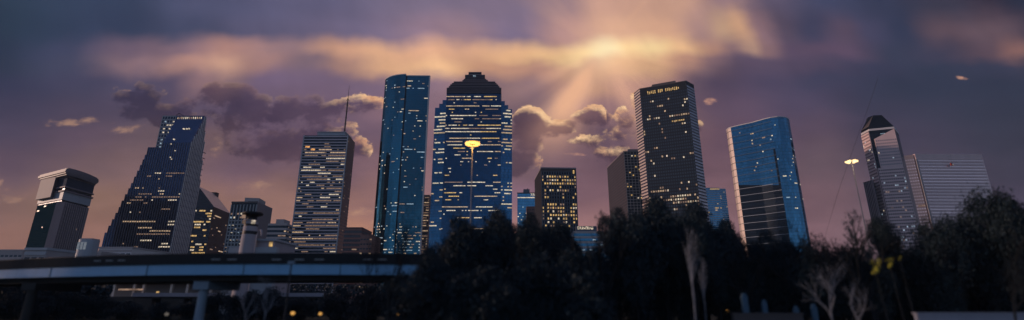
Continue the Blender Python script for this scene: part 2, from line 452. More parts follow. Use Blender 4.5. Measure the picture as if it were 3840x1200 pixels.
M['granite'] = stone('granite', (.30, .25, .27), .7, .15)
M['granite_dark'] = stone('granite_dark', (.085, .075, .08), .6, .2)
M['granite_black'] = stone('granite_black', (.014, .017, .022), .6, .2)
M['granite_mid'] = stone('granite_mid', (.16, .13, .15), .7, .15)
M['granite_light'] = stone('granite_light', (.72, .54, .54), .7, .12)
M['shell_stone'] = stone('shell_stone', (.20, .165, .19), .6, .15)
M['matte_dark'] = stone('matte_dark', (.004, .020, .030), .8, .2)
_b = M['matte_dark'].node_tree.nodes['Principled BSDF']; _b.inputs['Specular IOR Level'].default_value = 0; _b.inputs['Roughness'].default_value = 1
M['matte_navy'] = stone('matte_navy', (.02, .035, .07), .9, .3)
M['beacon_white'] = stone('beacon_white', (.34, .32, .37), .7, .15)
M['visor'] = stone('visor_metal', (.18, .155, .18), .5, .1)
M['lilac_band'] = stone('lilac_band', (.50, .47, .54), .6, .12)
M['concrete'] = stone('concrete', (.36, .34, .36), .85, .15)
M['white_metal'] = stone('white_metal', (.62, .60, .62), .45, .1)
M['pale_metal'] = stone('pale_metal', (.42, .39, .41), .4, .1, metal=.4)
M['grey_fin'] = stone('grey_fin', (.30, .33, .36), .7, .15)
M['dark_fin'] = stone('dark_fin', (.09, .11, .14), .6, .15)
M['navy_fin'] = stone('navy_fin', (.10, .12, .17), .5, .15)
M['brick_brown'] = stone('brick_brown', (.22, .13, .12), .85, .2)
M['steel_band'] = stone('steel_band', (.34, .38, .44), .5, .15)
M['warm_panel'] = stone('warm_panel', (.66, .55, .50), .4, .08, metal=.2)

M['red'] = stone('red_paint', (.38, .07, .05), .5)
M['g_sunset2'] = glass('glass_grey', (.70, .55, .57), 2.4, 4.3, .3, .8)
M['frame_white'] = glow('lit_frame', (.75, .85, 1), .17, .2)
# --- 1: leftmost tower with the visor roof
def visor_tower():
    Z = Zof(756, 500)
    P = roofpts([(140,772),(218,756),(242,756),(332,780)], Z)
    r = empty('office_tower', (P[1][0], P[1][1], 0), 'leftmost tower with a pale curved visor roof above a dark glass shaft', 'skyscraper')
    A0, B0, C0, D0 = P
    fx, fy = D0[0]+(A0[0]-B0[0]), D0[1]+(A0[1]-B0[1])
    mb = MB(); mb.prism([A0, B0, C0, D0, (fx, fy)], 0, Z, 0, 1, fm=[2, 0, 0, 0, 0])
    mb.build('shaft', [M['g_deep'], M['roof'], M['matte_dark']], r)
    mb = MB(); L, d, n = frame_of(B0, C0)
    mb.wbox(B0, d, n, -1.2, L+1.2, 0, Z-.4, -1, .5); mb.build('corner_pier', M['shell_stone'], r)
    acc = newacc()
    facade(acc, A0, B0, Z, 20, 3.9, 3, [(0,2000,.02,1)], span=(.8,.2,'matte_dark'), seed=3)
    facade(acc, C0, D0, Z, 20, 3.9, 3.0, [(0,2000,.03,1)], fins=(1.3,.7,1,'granite'), span=(.5,.1,'dark_fin'), seed=4)
    # stacked crown storeys: recess, ledge, glass lantern
    cx, cy = (A0[0]+C0[0]+D0[0]+fx)/4, (A0[1]+C0[1]+D0[1]+fy)/4
    def sc(k, dz=0):
        return [(cx+(p[0]-cx)*k, cy+(p[1]-cy)*k) for p in (A0, ((B0[0]+C0[0])/2, (B0[1]+C0[1])/2), D0, (fx, fy))]
    z = Z
    for nm, k, h, m in (('crown_recess', .96, 2.2, 'g_black'), ('crown_storey', 1.03, 8.6, 'steel_band'), ('ledge', 1.10, 1.5, 'shell_stone'),
                        ('lantern_band', 1.0, 3.0, 'g_black'), ('ledge', 1.09, 1.3, 'shell_stone'), ('lantern', 1.02, 9.5, 'matte_navy'), ('ledge', 1.05, 1.0, 'shell_stone')):
        mb = MB(); mb.prism(sc(k), z, z+h, 0, 1); mb.build(nm, [M[m], M['roof']], r); z += h
    # visor: tall pale shell wrapping the far-left side and sweeping over the top as a curved brim
    q = sc(1.12); ax = Vector((q[0][0]-q[1][0], q[0][1]-q[1][1])).normalized(); ay = Vector((q[2][0]-q[1][0], q[2][1]-q[1][1])).normalized()
    mb = MB()
    w = (Vector(q[3])-Vector(q[2])).length; dl = (Vector(q[2])-Vector(q[1])).length
    o = Vector(q[1])
    N = 16; rim = []
    for k in range(N+1):
        tt = k/N
        bul = sin(pi*min(1, tt*.8+.2))*7.0
        p = o + ay*(dl*1.16*tt - 6) - ax*bul
        rim.append(p)
    poly = [(p.x, p.y) for p in rim] + [tuple(o+ay*dl*1.05+ax*(w+2)), tuple(o-ay*4.5+ax*(w+2))]
    # curved brim as stacked lens: thin edge, thicker middle
    cxx = sum(p[0] for p in poly)/len(poly); cyy = sum(p[1] for p in poly)/len(poly)
    for k, (z0, z1, sc_) in enumerate([(z, z+1.2, .90), (z+1.2, z+2.8, .97), (z+2.8, z+5.0, 1.02), (z+5.0, z+6.6, .99), (z+6.6, z+7.6, .90)]):
        mb.prism([(cxx+(p[0]-cxx)*sc_, cyy+(p[1]-cyy)*sc_) for p in poly], z0, z1, 0)
    mb.build('visor_roof', M['visor'], r)
    # shell wall on the far-left
    s0 = o+ax*(w*.36)-ay*3.2; s1 = o+ax*(w-2.5)-ay*3.2
    mb = MB(); mb.prism([tuple(s0), tuple(s1), tuple(s1+ay*dl*.9), tuple(s0+ay*1.5)], Z+5.5, z+4.5, 0); mb.build('shell_wall', M['shell_stone'], r)
    finish(acc, r, 'floor_band', 'ribs')
visor_tower()

# --- 2: stepped glass tower
def stepped_tower():
    D = 596; XR = A(717,533)*D; ZT = Zof(436, 613)
    r = empty('office_tower', (XR, D, 0), 'tall dark glass tower stepping down to the left, with a paler ribbed side', 'skyscraper')
    body = MB(); acc = newacc()
    XW = A(668,430)*613                                  # left edge of the sloping glass front
    XB = A(616,427)*613                                  # left edge of the back slab
    # sloping front made of narrow setbacks
    N = 9; z533 = Zof(533, 596)
    ys_ = [596 + (611-596)*k/N for k in range(N+1)]
    for k in range(N):
        zt = z533 + (ZT-4-z533)*(k+.35)/N
        body.prism([(XW+.4*k*0, ys_[k]), (XR, ys_[k]), (XR, ys_[k+1]), (XW, ys_[k+1])], 0, zt, 0, 1, fm=[0, 2, 0, 0])
    body.prism([(XB, 611), (XR, 611), (XR, 616), (XB, 616)], 0, ZT, 0, 1, fm=[0, 2, 0, 0])
    for k in range(8):                                   # back setbacks
        y0 = 616+k*1.7; zt = ZT-6-k*13
        body.prism([(XB+k, y0), (XR, y0), (XR, y0+1.7), (XB+k, y0+1.7)], 0, zt, 0, 1, fm=[0, 2, 0, 0])
    # shoulders stepping down to the left
    px = [(590,560),(562,552),(549,580),(540,598),(531,618),(521,640),(510,662),(499,686),(488,706),(477,728),(464,752),(452,776),(441,798),(428,822),(415,846),(402,872),(386,902)]
    steps = [(A(x, y)*D, Zof(y, D)) for x, y in px]
    xr = XW
    for i in range(1, len(steps)):
        xl = min(steps[i][0], xr-1.2); z = steps[i-1][1] if i > 1 else steps[1][1]
        body.prism([(xl, 596+i*.0), (xr, 596), (xr, 611 if i > 1 else 610.9), (xl, 611 if i > 1 else 610.9)], 0, z, 0, 1, fm=[0, 0, 0, 0]); xr = xl
    xl0 = xr
    body.build('stepped_shell', [M['g_navy'], M['roof'], M['g_sunset']], r)  # right side's pale mauve glass paints the sunset reflection
    # ribs on the lower front, grid on the back slab, ribs on the side
    zz = MB(); L = XR-xl0
    k = 0; x = XR-.3
    while x > xl0+.5:
        top = z533-1
        for i in range(1, len(steps)):
            if x < (XW if i == 1 else steps[i-1][0]): top = (steps[i-1][1] if i > 1 else steps[1][1])-.5
        zz.box(x-.22, x+.22, 595.3, 596.05, 15, min(top, z533-1) if x > XW else top); x -= 3.0
    zz.build('front_ribs', M['navy_fin'], r)
    P, Q = (XB, 611), (XW-.3, 611)
    facade(acc, P, Q, ZT, Zof(560,611), 5.2, 3.6, [(430,560,.28,1)], mats=['win_cool','win_pale','win_pale'], wf=.62, hf=.5, merge=False, pane='g_deep', span=(1.4,.3,'grey_fin'), fins=(1.0,.32,1,'grey_fin'), seed=11)
    # lights under the parapet
    facade(acc, (XW+1, 610.95), (XR-2, 610.95), ZT-.8, ZT-6, 5, 2.6, [(0,2000,.8,1)], mats=['win_pale','win_warm','win_dim'], wf=.5, hf=.6, merge=False, seed=12)
    zf = z533-2
    spec = [(0,640,.012,1),(640,660,.02,1),(648,662,.30,5),(662,700,.02,1),(700,712,.3,3),(712,725,.1,2),(725,752,.3,3),(752,800,.05,2),(800,845,.2,4),(845,875,.25,6),(875,895,.5,9),(895,960,.3,6)]
    facade(acc, (steps[8][0], 596), (XR, 596), Zof(600,596), 12, 3.9, 3.0, spec, mats=['win_pale','win_warm','win_dim','win_dim'], wf=.75, hf=.4, seed=13)
    facade(acc, (XW+3, 603), (XR-14, 603), Zof(470,603)+6, Zof(540,603), 5, 3, [(0,2000,0,1)], seed=14)
    for (x, y) in [(700,484),(690,484),(708,483),(652,523),(688,484),(640,540),(655,565),(637,590),(641,597)]:
        k_ = max(0, (533-y)/97); yy = 596 + 15*k_ - (0 if k_ == 0 else .6); p = pt(x, y, yy)
        acc['lit'].append(((p.x, yy), (1, 0), (0, -1), 0, 1.5, p.z-.7, p.z+.7, .5 if k_ == 0 else 1.6, 'win_pale'))
    # the ribbed right side
    zz = MB(); bb = MB()
    for k in range(11):
        y = 596.3 + k*3.1
        if y < 611: top = z533 + (ZT-4-z533)*(int((y-596)/(15/9))+.35)/9-1
        elif y < 616: top = ZT-1
        else: top = ZT-8-int((y-616)/1.7)*13
        zz.box(XR-.05, XR+.9, y, y+.75, 10, top)
    for j in range(int(z533/7.8)+1):
        z = 10+j*7.8; 
        if z < z533-6: bb.box(XR-.05, XR+.55, 596.2, 628, z, z+1.0)
    zz.build('side_ribs', M['white_metal'], r); bb.build('side_bands', M['navy_fin'], r)
    for dxx in (0, 4, 9):                               # roof frame seen against the sky
        pass
    mb = MB(); p = pt(672, 421, 612)
    mb.tube([(p.x-4, 612, ZT), (p.x, 612, ZT+4), (p.x+7, 612, ZT+.3)], [.35]*3, 5); mb.tube([(p.x, 612, ZT+4), (p.x+1.5, 612, ZT)], [.3]*2, 5)
    mb.build('roof_crane', M['dark_metal'], r)
    finish(acc, r)
stepped_tower()

# --- 3: black glass block with the sloping metal roof
def slope_tower():
    De = 720; Ze = Zof(775, De); XC = A(802,775)*De
    Df = (Ze-CZ)/B(801); XF = A(863,801)*Df
    L, d, n = frame_of((XC, De), (XF, Df))
    XL, YL = XC-66, De-2
    zap = CZ+B(699)*(De-1.5); xap = A(744,699)*(De-1.5)
    r = empty('office_block', (XC, De, 0), 'black glass block with lit yellow windows and one pale roof slope, behind the stepped tower', 'office building')
    fxx, fyy = xap+(XF-XC), (De-1.5)+(Df-De)
    sl = (De-YL)/(XC-XL)
    mb = MB(); yap = YL+(xap-XL)*sl
    mb.prism([(XL, YL), (xap, yap), (XC, De), (XF, Df), (fxx, yap+Df-De), (XL+XF-XC, YL+Df-De)], 0, 0, 0, 1, zt=[zap, zap, Ze, Ze, zap, zap], cap=False, fm=[0, 0, 2, 0, 0, 0])
    mb.quad([(XL,YL,zap),(xap,yap,zap),(fxx,yap+Df-De,zap),(XL+XF-XC,YL+Df-De,zap)], 1)
    mb.build('shell', [M['g_black'], M['roof'], M['granite_black']], r)
    mb = MB(); nx = Vector((Ze-zap, 0, xap-XC)).normalized()
    top = [(xap,yap,zap),(XC,De,Ze),(XF,Df,Ze),(fxx,yap+Df-De,zap)]
    lift = .35
    mb.quad([(a, b, c+lift) for a, b, c in top]); mb.quad([(a, b, c+.02) for a, b, c in top[::-1]])
    for i in range(4):
        a, b = top[i], top[(i+1) % 4]; mb.quad([(a[0],a[1],a[2]+.02),(b[0],b[1],b[2]+.02),(b[0],b[1],b[2]+lift),(a[0],a[1],a[2]+lift)])
    mb.build('roof', M['pale_metal'], r)
    mb = MB(); mb.box(fxx-6, fxx+4, fyy-6, fyy+2, zap-12, zap+3); mb.build('plant_room', M['dark_metal'], r)
    acc = newacc()
    spec = [(0,735,.01,1),(735,770,.03,1),(770,785,.5,3),(785,800,.35,2),(800,812,.2,2),(812,850,.38,2),(850,870,.4,3),(870,890,.25,2),(890,960,.3,3)]
    facade(acc, (xap+1, yap), (XC-1, De), Ze, 12, 4.2, 3.4, spec, mats=YEL, wf=.78, hf=.52, seed=21)
    facade(acc, (XC+1*d[0], De+1*d[1]), (XF, Df), Ze-10, 12, 4.2, 3.4, [(0,2000,.05,1)], mats=['win_dim','win_warm'], wf=.7, hf=.4, seed=22)
    finish(acc, r)
slope_tower()

# --- 4: concrete finned slab
def fin_tower():
    Z = Zof(757, 520)
    P = roofpts([(870,758),(967,757),(1020,781)], Z); A0, B0, C0 = P
    r = empty('office_block', (B0[0], B0[1], 0), 'grey block with pale upright fins and a plain shaded side, behind the striped beacon tower', 'office building')
    q = (C0[0]+A0[0]-B0[0], C0[1]+A0[1]-B0[1])
    mb = MB(); mb.prism([A0, B0, C0, q], 0, Z, 0, 1); mb.build('shell', [M['g_deep'], M['roof']], r)
    acc = newacc()
    spec = [(0,800,.0,1),(800,818,.45,1),(818,835,.15,1),(835,850,.25,1),(850,870,.5,1),(870,960,.3,1)]
    facade(acc, A0, B0, Z-3, 10, 4.0, 3.6, spec, mats=['win_dim','win_pale','win_cool'], wf=.55, hf=.45, merge=False, fins=(.85,.9,1,'grey_fin'), seed=31)
    mb = MB(); L, d, n = frame_of(A0, B0)
    zz = Z-20
    while zz > 15: mb.wbox(A0, d, n, .1, L-.1, zz-1.3, zz, -.05, .45); zz -= 4.0
    mb.build('floor_band', M['grey_fin'], r)
    facade(acc, B0, C0, Z, 10, 4.0, 1.6, [(0,2000,0,1)], fins=(.75,.6,1,'granite'), seed=32)
    mb = MB(); H = roofpts([(910,755),(973,757),(1000,772)], Z)
    t = H[0], H[1], H[2], (H[2][0]+H[0][0]-H[1][0], H[2][1]+H[0][1]-H[1][1])
    cx = sum(p[0] for p in t)/4; cy = sum(p[1] for p in t)/4
    mb.prism([(cx+(p[0]-cx)*.86, cy+(p[1]-cy)*.86) for p in t], Z, Z+4.5, 0); mb.build('penthouse', M['concrete'], r)
    mb = MB(); L, d, n = frame_of(A0, B0); mb.wbox(A0, d, n, 0, L, Z-1.2, Z+.5, -.1, 1.0); mb.build('parapet', M['granite_dark'], r)
    finish(acc, r, 'floor_band', 'fins')
fin_tower()

# --- 5: banded mid-rise
def band_block():
    Z = Zof(838, 430)
    A0, B0, C0 = roofpts([(1006,838),(1078,838),(1097,846)], Z)
    q = (C0[0]+A0[0]-B0[0], C0[1]+A0[1]-B0[1])
    r = empty('office_block', (B0[0], B0[1], 0), 'small grey mid-rise with flat horizontal bands, left of the tower with the antenna', 'office building')
    mb = MB(); mb.prism([A0, B0, C0, q], 0, Z, 0, 1); mb.build('shell', [M['g_deep'], M['roof']], r)
    acc = newacc()
    facade(acc, A0, B0, Z, 6, 4, 2.6, [(0,855,0,1),(855,880,.65,4),(880,960,.12,2)], mats=['win_dim','win_warm'], wf=.85, hf=.5, span=(1.9,.35,'concrete'), seed=41)
    facade(acc, B0, C0, Z, 6, 4, 2.6, [(0,2000,.1,1)], mats=['win_dim'], span=(1.9,.35,'concrete'), seed=42)
    H = roofpts([(1026,836),(1056,836)], Z); mb = MB(); mb.box(H[0][0], H[1][0], H[0][1]+4, H[0][1]+16, Z, Z+4); mb.build('penthouse', M['concrete'], r)
    finish(acc, r)
band_block()

# --- 6: banded tower with the antenna
def antenna_tower():
    Z = Zof(508, 600)
    A0, B0, C0 = roofpts([(1139,508),(1307,508),(1331,534)], Z)
    q = (C0[0]+A0[0]-B0[0], C0[1]+A0[1]-B0[1])
    r = empty('office_tower', (B0[0], B0[1], 0), 'flat-topped tower with pale floor bands, many lit windows and a tall thin antenna', 'skyscraper')
    mb = MB(); mb.prism([A0, B0, C0, q], 0, Z, 0, 1); mb.build('shell', [M['g_deep'], M['roof']], r)
    acc = newacc()
    spec = [(0,532,0,1),(532,548,.25,6),(548,570,.35,3),(570,590,.5,4),(590,606,.6,5),(606,640,.6,5),(640,660,.2,4),(660,690,.42,3),(690,725,.35,3),(725,760,.45,4),(760,790,.4,5),(790,960,.5,5)]
    facade(acc, A0, B0, Z-1, 10, 4.0, 2.2, spec, mats=['win_warm','win_pale','win_dim','win_dim','win_dim'], wf=.72, hf=.5, span=(1.3,.45,'lilac_band'), seed=51)
    facade(acc, B0, C0, Z-1, 10, 4.0, 2.2, [(0,2000,.04,1)], mats=['win_dim'], span=(1.0,.35,'dark_fin'), seed=52)
    for (u, w) in ((4, 6), (12, 5)):
        L, d, n = frame_of(A0, B0); acc['lit'].append((A0, d, n, u, u+w, Z-17-u*.3, Z-13.5-u*.3, .2, 'win_orange'))
    mb = MB(); L, d, n = frame_of(A0, B0)
    for a, b in ((A0, 0), (B0, -1.4)):
        mb.wbox(a, d, n, b, b+1.4, 10, Z, -.05, .7)
    mb.build('corner_pier', M['steel_band'], r)
    H = roofpts([(1187,508),(1292,508)], Z)
    mb = MB(); mb.box(H[0][0], H[1][0], H[0][1]+2, H[0][1]+26, Z, Z+5); mb.box(H[0][0]-.6, H[1][0]+.6, H[0][1]+1.4, H[0][1]+26.6, Z+5, Z+6); mb.build('penthouse', M['steel_band'], r)
    ax = X(1291, 503, H[0][1]+8); ay = H[0][1]+8
    z1 = CZ+B(380)*ay; z2 = CZ+B(319)*ay
    mb = MB(); mb.tube([(ax,ay,Z+5),(ax,ay,z1)], [1.0,.85], 8); mb.tube([(ax,ay,z1),(ax,ay,z2)], [.42,.18], 6)
    mb.tube([(ax-4,ay,z1-4),(ax+5,ay,z1-4)], [.3,.3], 5); mb.tube([(ax-2,ay,z1+1.5),(ax+2,ay,z1+1.5)], [.4,.4], 5)
    for k in range(6): mb.tube([(ax,ay,Z+10+k*9),(ax+.01,ay,Z+11+k*9)], [1.25,1.25], 8)
    mb.build('antenna', M['dark_metal'], r)
    finish(acc, r)
antenna_tower()

# --- 7: low brown blocks between tower 6 and 8
def low_block(x0, x1, y, D, dep, label, m, lp, lm, seed, span='granite', base=4, name='low_building', fl=3.8, side=None):
    Z = Zof(y, D); a = X(x0, y, D); b = X(x1, y, D)
    r = empty(name, ((a+b)/2, D, 0), label, 'building')
    mb = MB(); mb.box(a, b, D, D+dep, 0, Z); mb.build('shell', M[m], r)
    acc = newacc()
    facade(acc, (a, D), (b, D), Z-.6, base, fl, 2.8, [(0,2000,lp,2)], mats=lm, wf=.7, hf=.45, pane='g_dim' if lp < .9 else None, span=(1.2,.2,span), seed=seed)
    if side: facade(acc, (a, D+dep) if side < 0 else (b, D), (a, D) if side < 0 else (b, D+dep), Z-.6, base, fl, 2.8, [(0,2000,lp*.5,2)], mats=lm, wf=.7, hf=.45, pane='g_dim', span=(1.2,.2,span), seed=seed+1)
    mb = MB(); mb.box(a-.3, b+.3, D-.3, D+dep, Z, Z+.9); mb.build('parapet', M[span], r)
    finish(acc, r); return r, a, b, Z
low_block(1292, 1358, 856, 420, 30, 'brown low-rise with dull windows at the foot of the antenna tower', 'granite_dark', .12, ['win_dim'], 61, 'brick_brown', side=1)
low_block(1352, 1397, 884, 400, 26, 'lower reddish brick building beside the curved blue tower', 'brick_brown', .3, ['win_dim','win_warm'], 63, 'brick_brown')

# --- 8: curved blue tower
def curved_tower():
    Z = Zof(279, 640)
    O = roofpts([(1445,299),(1448,296),(1453,292.5),(1461,288.5),(1472,285),(1486,282.2),(1504,280.2),(1523,279)], Z)
    r = empty('office_tower', (O[-1][0], O[-1][1], 0), 'tall sleek blue glass tower with a rounded left half and flat right half', 'skyscraper')
    bk = 46
    mb = MB(); mb.prism(O + [(O[-1][0], O[-1][1]+bk), (O[0][0]+8, O[0][1]+30)], 0, Z, 0, 1); mb.build('curved_half', [M['g_teal'], M['roof']], r, )
    F = roofpts([(1523,283.5),(1609,286)], Z-1)
    F[0] = (O[-1][0]+.02, F[0][1]+1.5)
    dd = (Z-1-CZ)/B(286)
    mb = MB(); mb.prism([F[0], F[1], (F[1][0]-5.6, F[1][1]+40), (F[0][0], F[0][1]+40)], 0, Z-1, 0, 1, fm=[0, 2, 0, 0]); mb.build('flat_half', [M['g_teal'], M['roof'], M['pale_metal']], r)  # right face paler: its warm reflection is put into the colour
    mb = MB(); mb.prism([(F[1][0], F[1][1]-.3), (F[1][0]+1.6, F[1][1]+.6), (F[1][0]+1.6, F[1][1]+3), (F[1][0], F[1][1]+3)], 0, Z+.2, 0); mb.build('lit_edge', M['white_metal'], r)  # white strip paints the highlight along the right edge
    mb = MB()
    ov = [(p[0]-.0, p[1]-.35) for p in O]
    mb.prism(ov + [(ov[-1][0], ov[-1][1]+1.4)] + [(p[0]+1.2, p[1]+1.2) for p in O[-2::-1]], Z, Z+1.1, 0)
    mb.prism([(F[0][0], F[0][1]-.3), (F[1][0]+1.6, F[1][1]-.3), (F[1][0]+1.6, F[1][1]+1), (F[0][0], F[0][1]+1)], Z-1, Z+.3, 0)
    mb.build('roof_rim', M['white_metal'], r)
    mb = MB(); mb.box(O[-1][0]-.5, O[-1][0]+1.2, F[0][1]-1.0, F[0][1]+.1, 0, Z-1.5); mb.build('joint_recess', M['g_black'], r)
    # dark strip paints a reflected building on the left; pale strip, its lit edge
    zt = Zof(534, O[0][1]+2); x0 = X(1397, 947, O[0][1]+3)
    mb = MB(); mb.prism([(x0, O[0][1]+3), (O[0][0]+1.2, O[0][1]-4.5), (O[1][0]+.5, O[1][1]+3), (O[0][0]+3, O[0][1]+14)], 0, zt, 0, 1, zt=[zt-2, zt, zt, zt-2]); mb.build('reflected_strip', [M['g_black'], M['roof']], r)
    mb = MB(); mb.prism([(x0-1.2, O[0][1]+2.7), (x0+.2, O[0][1]+2.5), (x0+.2, O[0][1]+5), (x0-1.2, O[0][1]+5)], 0, Z-10, 0); mb.build('lit_edge', M['white_metal'], r)
    acc = newacc()
    rows = [(300,318,.06,2),(318,332,.25,2),(332,350,.05,1),(350,362,.0,1),(362,372,.32,5),(372,395,.05,2),(395,460,.10,2),(460,560,.05,1),(560,640,.10,2),(640,700,.03,1),(700,716,.05,1),(716,740,.02,1),(760,772,.35,3),(772,840,.08,2),(840,870,.14,1),(870,960,.3,1)]
    for i in range(len(O)-1):
        facade(acc, O[i], O[i+1], Z-2, 12, 3.9, 2.0, rows, mats=['win_pale','win_cool','win_pale','win_dim'], wf=.8, hf=.34, seed=70+i)
    facade(acc, F[0], F[1], Z-3, 12, 3.9, 2.0, [(a,b,p*1.3,q) for a,b,p,q in rows], mats=['win_pale','win_warm','win_cool','win_dim'], wf=.8, hf=.34, seed=79)
    facade(acc, (x0, O[0][1]+3), (O[0][0]+1.2, O[0][1]-4.5), zt-4, 12, 3.9, 1.8, [(0,2000,.16,1)], mats=['win_warm','win_dim','win_yellow'], wf=.6, hf=.34, seed=80)
    finish(acc, r)
curved_tower()
low_block(1586, 1611, 733, 700, 24, 'narrow beige building with rows of lit windows, showing between the two blue towers', 'granite', .55, ['win_dim','win_warm'], 85, 'warm_panel', name='office_block')

# --- 9: the central stepped-crown tower
def central_tower():
    D = 640
    def W(xa, ya, xb, yb): return X(xa, ya, D), X(xb, yb, D)
    r = empty('office_tower', (X(1770,600,D), D, 0), 'tallest central tower with a stepped dark crown and bright rows of lit windows', 'skyscraper')
    xl = X(1672,420,D); xr = X(1879,420,D)
    tiers = [(1677,1879,329), (1683,1873,322), (1688,1868,315), (1694,1862,309), (1701,1857,303), (1727,1837,302), (1733,1829,296), (1738,1823,291), (1743,1818,275), (1756,1805,264)]
    mb = MB(); z = 0; cr = MB(); zbrown = Zof(352, D)
    for i, (x0, x1, y) in enumerate(tiers):
        zt = Zof(y, D); a, b = (xl, xr) if i == 0 else (X(x0, y, D), X(x1, y, D)); off = i*.6
        if i == 0: mb.box(a, b, D, D+46, 0, zbrown); cr.box(a-.15, b+.15, D-.15, D+46, zbrown, zt)
        else: cr.box(a, b, D+off, D+46-off*2, z, zt)
        z = zt
    mb.build('shaft', [M['g_blue']], r); cr.build('crown', [M['g_black']], r)
    # crown bands
    bb = MB(); z = zbrown
    lv = [(xl, xr, D-.15, zbrown, Zof(329, D))]
    for i, (x0, x1, y) in enumerate(tiers[1:], 1): lv.append((X(x0,y,D), X(x1,y,D), D+i*.6, Zof(tiers[i-1][2], D), Zof(y, D)))
    for a, b, yy, z0, z1 in lv:
        z = z1
        while z > z0+.4: bb.box(a-.02, b+.02, yy-.35, yy+.2, max(z-1.1, z0+.1), z); z -= 3.2
    bb.build('crown_bands', M['granite_mid'], r)
    # wings
    for side, spec in ((-1, [(1631,402),(1647,388),(1660,375)]), (1, [(1920,407),(1906,393),(1893,379)])):
        prevx = xl if side < 0 else xr; w = MB()
        xs = [X(x, y, D+4) for x, y in spec]; zs = [Zof(y, D+4) for x, y in spec]
        edges = xs + [prevx]
        for k in range(3):
            a, b = sorted((edges[k], edges[k+1])); w.box(a, b, D+4-k*1.0+2, D+40, 0, zs[k])
        o = w.build('side_wing', M['g_blue2'], r)
    acc = newacc()
    rows = [(0,328,0,1),(328,336,.25,1),(340,350,.22,1),(352,364,.55,4),(366,382,.4,2),(382,396,.3,3),(396,408,.55,5),(408,425,.25,3),(425,520,.62,7),(520,545,.52,6),(545,560,.5,6),(560,575,.35,4),(575,600,.15,2),(600,660,.12,2),(660,676,0,1),(676,690,.3,4),(690,702,.25,3),(702,716,.4,6),(716,730,.3,4),(730,745,.45,8),(745,752,.1,2),(752,760,.2,4),(765,785,.62,9),(785,800,.4,6),(800,900,.25,4)]
    # floor pitch on the photo is about 15 px
    facade(acc, (xl, D), (xr, D), Zof(333, D), 60, 4.9, 2.1, rows, mats=['win_pale','win_warm','win_yellow','win_pale','win_dim'], wf=.9, hf=.25, proud=.4, seed=91)
    facade(acc, (X(1631,402,D+4), D+6), (xl-.5, D+6-2), Zof(408, D+4), 60, 4.9, 2.1, [(0,400,0,1)]+rows[7:], mats=['win_pale','win_warm'], wf=.9, hf=.24, proud=1.9, seed=92)
    facade(acc, (xr+.5, D+4), (X(1920,407,D+4), D+6), Zof(408, D+4), 60, 4.9, 2.1, [(0,400,0,1)]+rows[7:], mats=['win_pale','win_warm'], wf=.9, hf=.24, proud=1.9, seed=93)
    mb = MB(); p = pt(1779, 281, D-1)
    for k in range(4): mb.box(p.x-2+k*1.1, p.x-1.5+k*1.1, D+5*.6-1.5, D+3.1, p.z-1, p.z+1)
    mb.build('crown_light', M['win_cool'], r)
    finish(acc, r)
central_tower()

# --- 10: small blue block and the brown one before it
def blue_block():
    D = 620; Z = Zof(724, D); a, b = X(1940,724,D), X(2012,724,D)
    r = empty('office_block', (a, D, 0), 'small blue glass block with a rooftop box, just right of the tallest tower', 'office building')
    mb = MB(); mb.box(a, b, D, D+30, 0, Z); mb.build('shell', M['g_sky'], r)
    mb = MB(); mb.box(X(1963,709,D), X(1986,709,D), D+1, D+16, Z, Zof(709,D)); mb.build('penthouse', M['navy_fin'], r)
    mb = MB(); mb.tube([(X(1979,709,D),D+5,Zof(709,D)),(X(1979,706,D),D+5,Zof(704,D))], [.5,.9], 6); mb.build('roof_beacon', M['brick_brown'], r)
    acc = newacc()
    facade(acc, (a, D), (b, D), Z-4, 60, 4.2, 2.2, [(735,745,.6,5),(745,800,.12,2),(800,900,.2,1)], mats=['win_cool','win_pale'], wf=.8, hf=.3, seed=101)
    mb = MB(); mb.box(a-.3, b+.3, D-.3, D+.4, Z-.8, Z+.7); mb.build('parapet', M['granite_dark'], r)
    text('sign', '750', 5.2, .15, .12, M['win_pale'], r, (X(1989,735,D)-a, -.5, Zof(735.5,D)))
    finish(acc, r)
blue_block()
low_block(1975, 2012, 777, 560, 20, 'small dull brown building in front of the small blue block', 'brick_brown', .15, ['win_dim'], 105, 'brick_brown', base=60)

# --- 11: dark block with yellow windows
def yellow_block():
    Z = Zof(631, 470)
    L0, A0, B0 = roofpts([(2006,674),(2029,630),(2160,632)], Z)
    r = empty('office_block', (A0[0], A0[1], 0), 'dark squared block dotted with yellow lit windows, standing alone right of centre', 'office building')
    q = (B0[0]+L0[0]-A0[0], B0[1]+L0[1]-A0[1])
    mb = MB(); mb.prism([L0, A0, B0, q], 0, Z, 0, 1); mb.build('shell', [M['granite_dark'], M['roof']], r)
    acc = newacc()
    rows = [(0,650,0,1),(650,662,.75,1),(662,675,.8,1),(675,690,.7,1),(690,703,.3,1),(703,718,.75,1),(718,730,.08,1),(730,742,.35,1),(742,755,.12,1),(755,770,.6,1),(770,782,.5,1),(782,800,.55,1),(800,812,.7,1),(812,830,.6,1),(830,860,.4,1)]
    facade(acc, A0, B0, Z-3.5, 30, 3.55, 2.62, rows, mats=['win_yellow','win_yellow','win_pale','win_yellow','win_dim'], wf=.56, hf=.52, merge=False, pane='g_black', fins=(.9,.6,1,'dark_fin'), seed=111)
    facade(acc, L0, A0, Z, 30, 3.55, 2.4, [(0,2000,.01,1)], fins=(.8,.4,1,'granite_dark'), seed=112)
    mb = MB(); L, d, n = frame_of(A0, B0); mb.wbox(A0, d, n, -.2, L+.2, Z-.6, Z+.7, -.4, .7); L, d, n = frame_of(L0, A0); mb.wbox(L0, d, n, 0, L-.5, Z-.6, Z+.65, -.4, .5)
    mb.build('parapet', M['granite'], r)
    L, d, n = frame_of(A0, B0)
    acc['lit'].append((A0, d, n, L*.905, L*.945, Z-5.6, Z-2.0, .7, 'win_yellow'))
    finish(acc, r, 'floor_band', 'pilasters')
yellow_block()

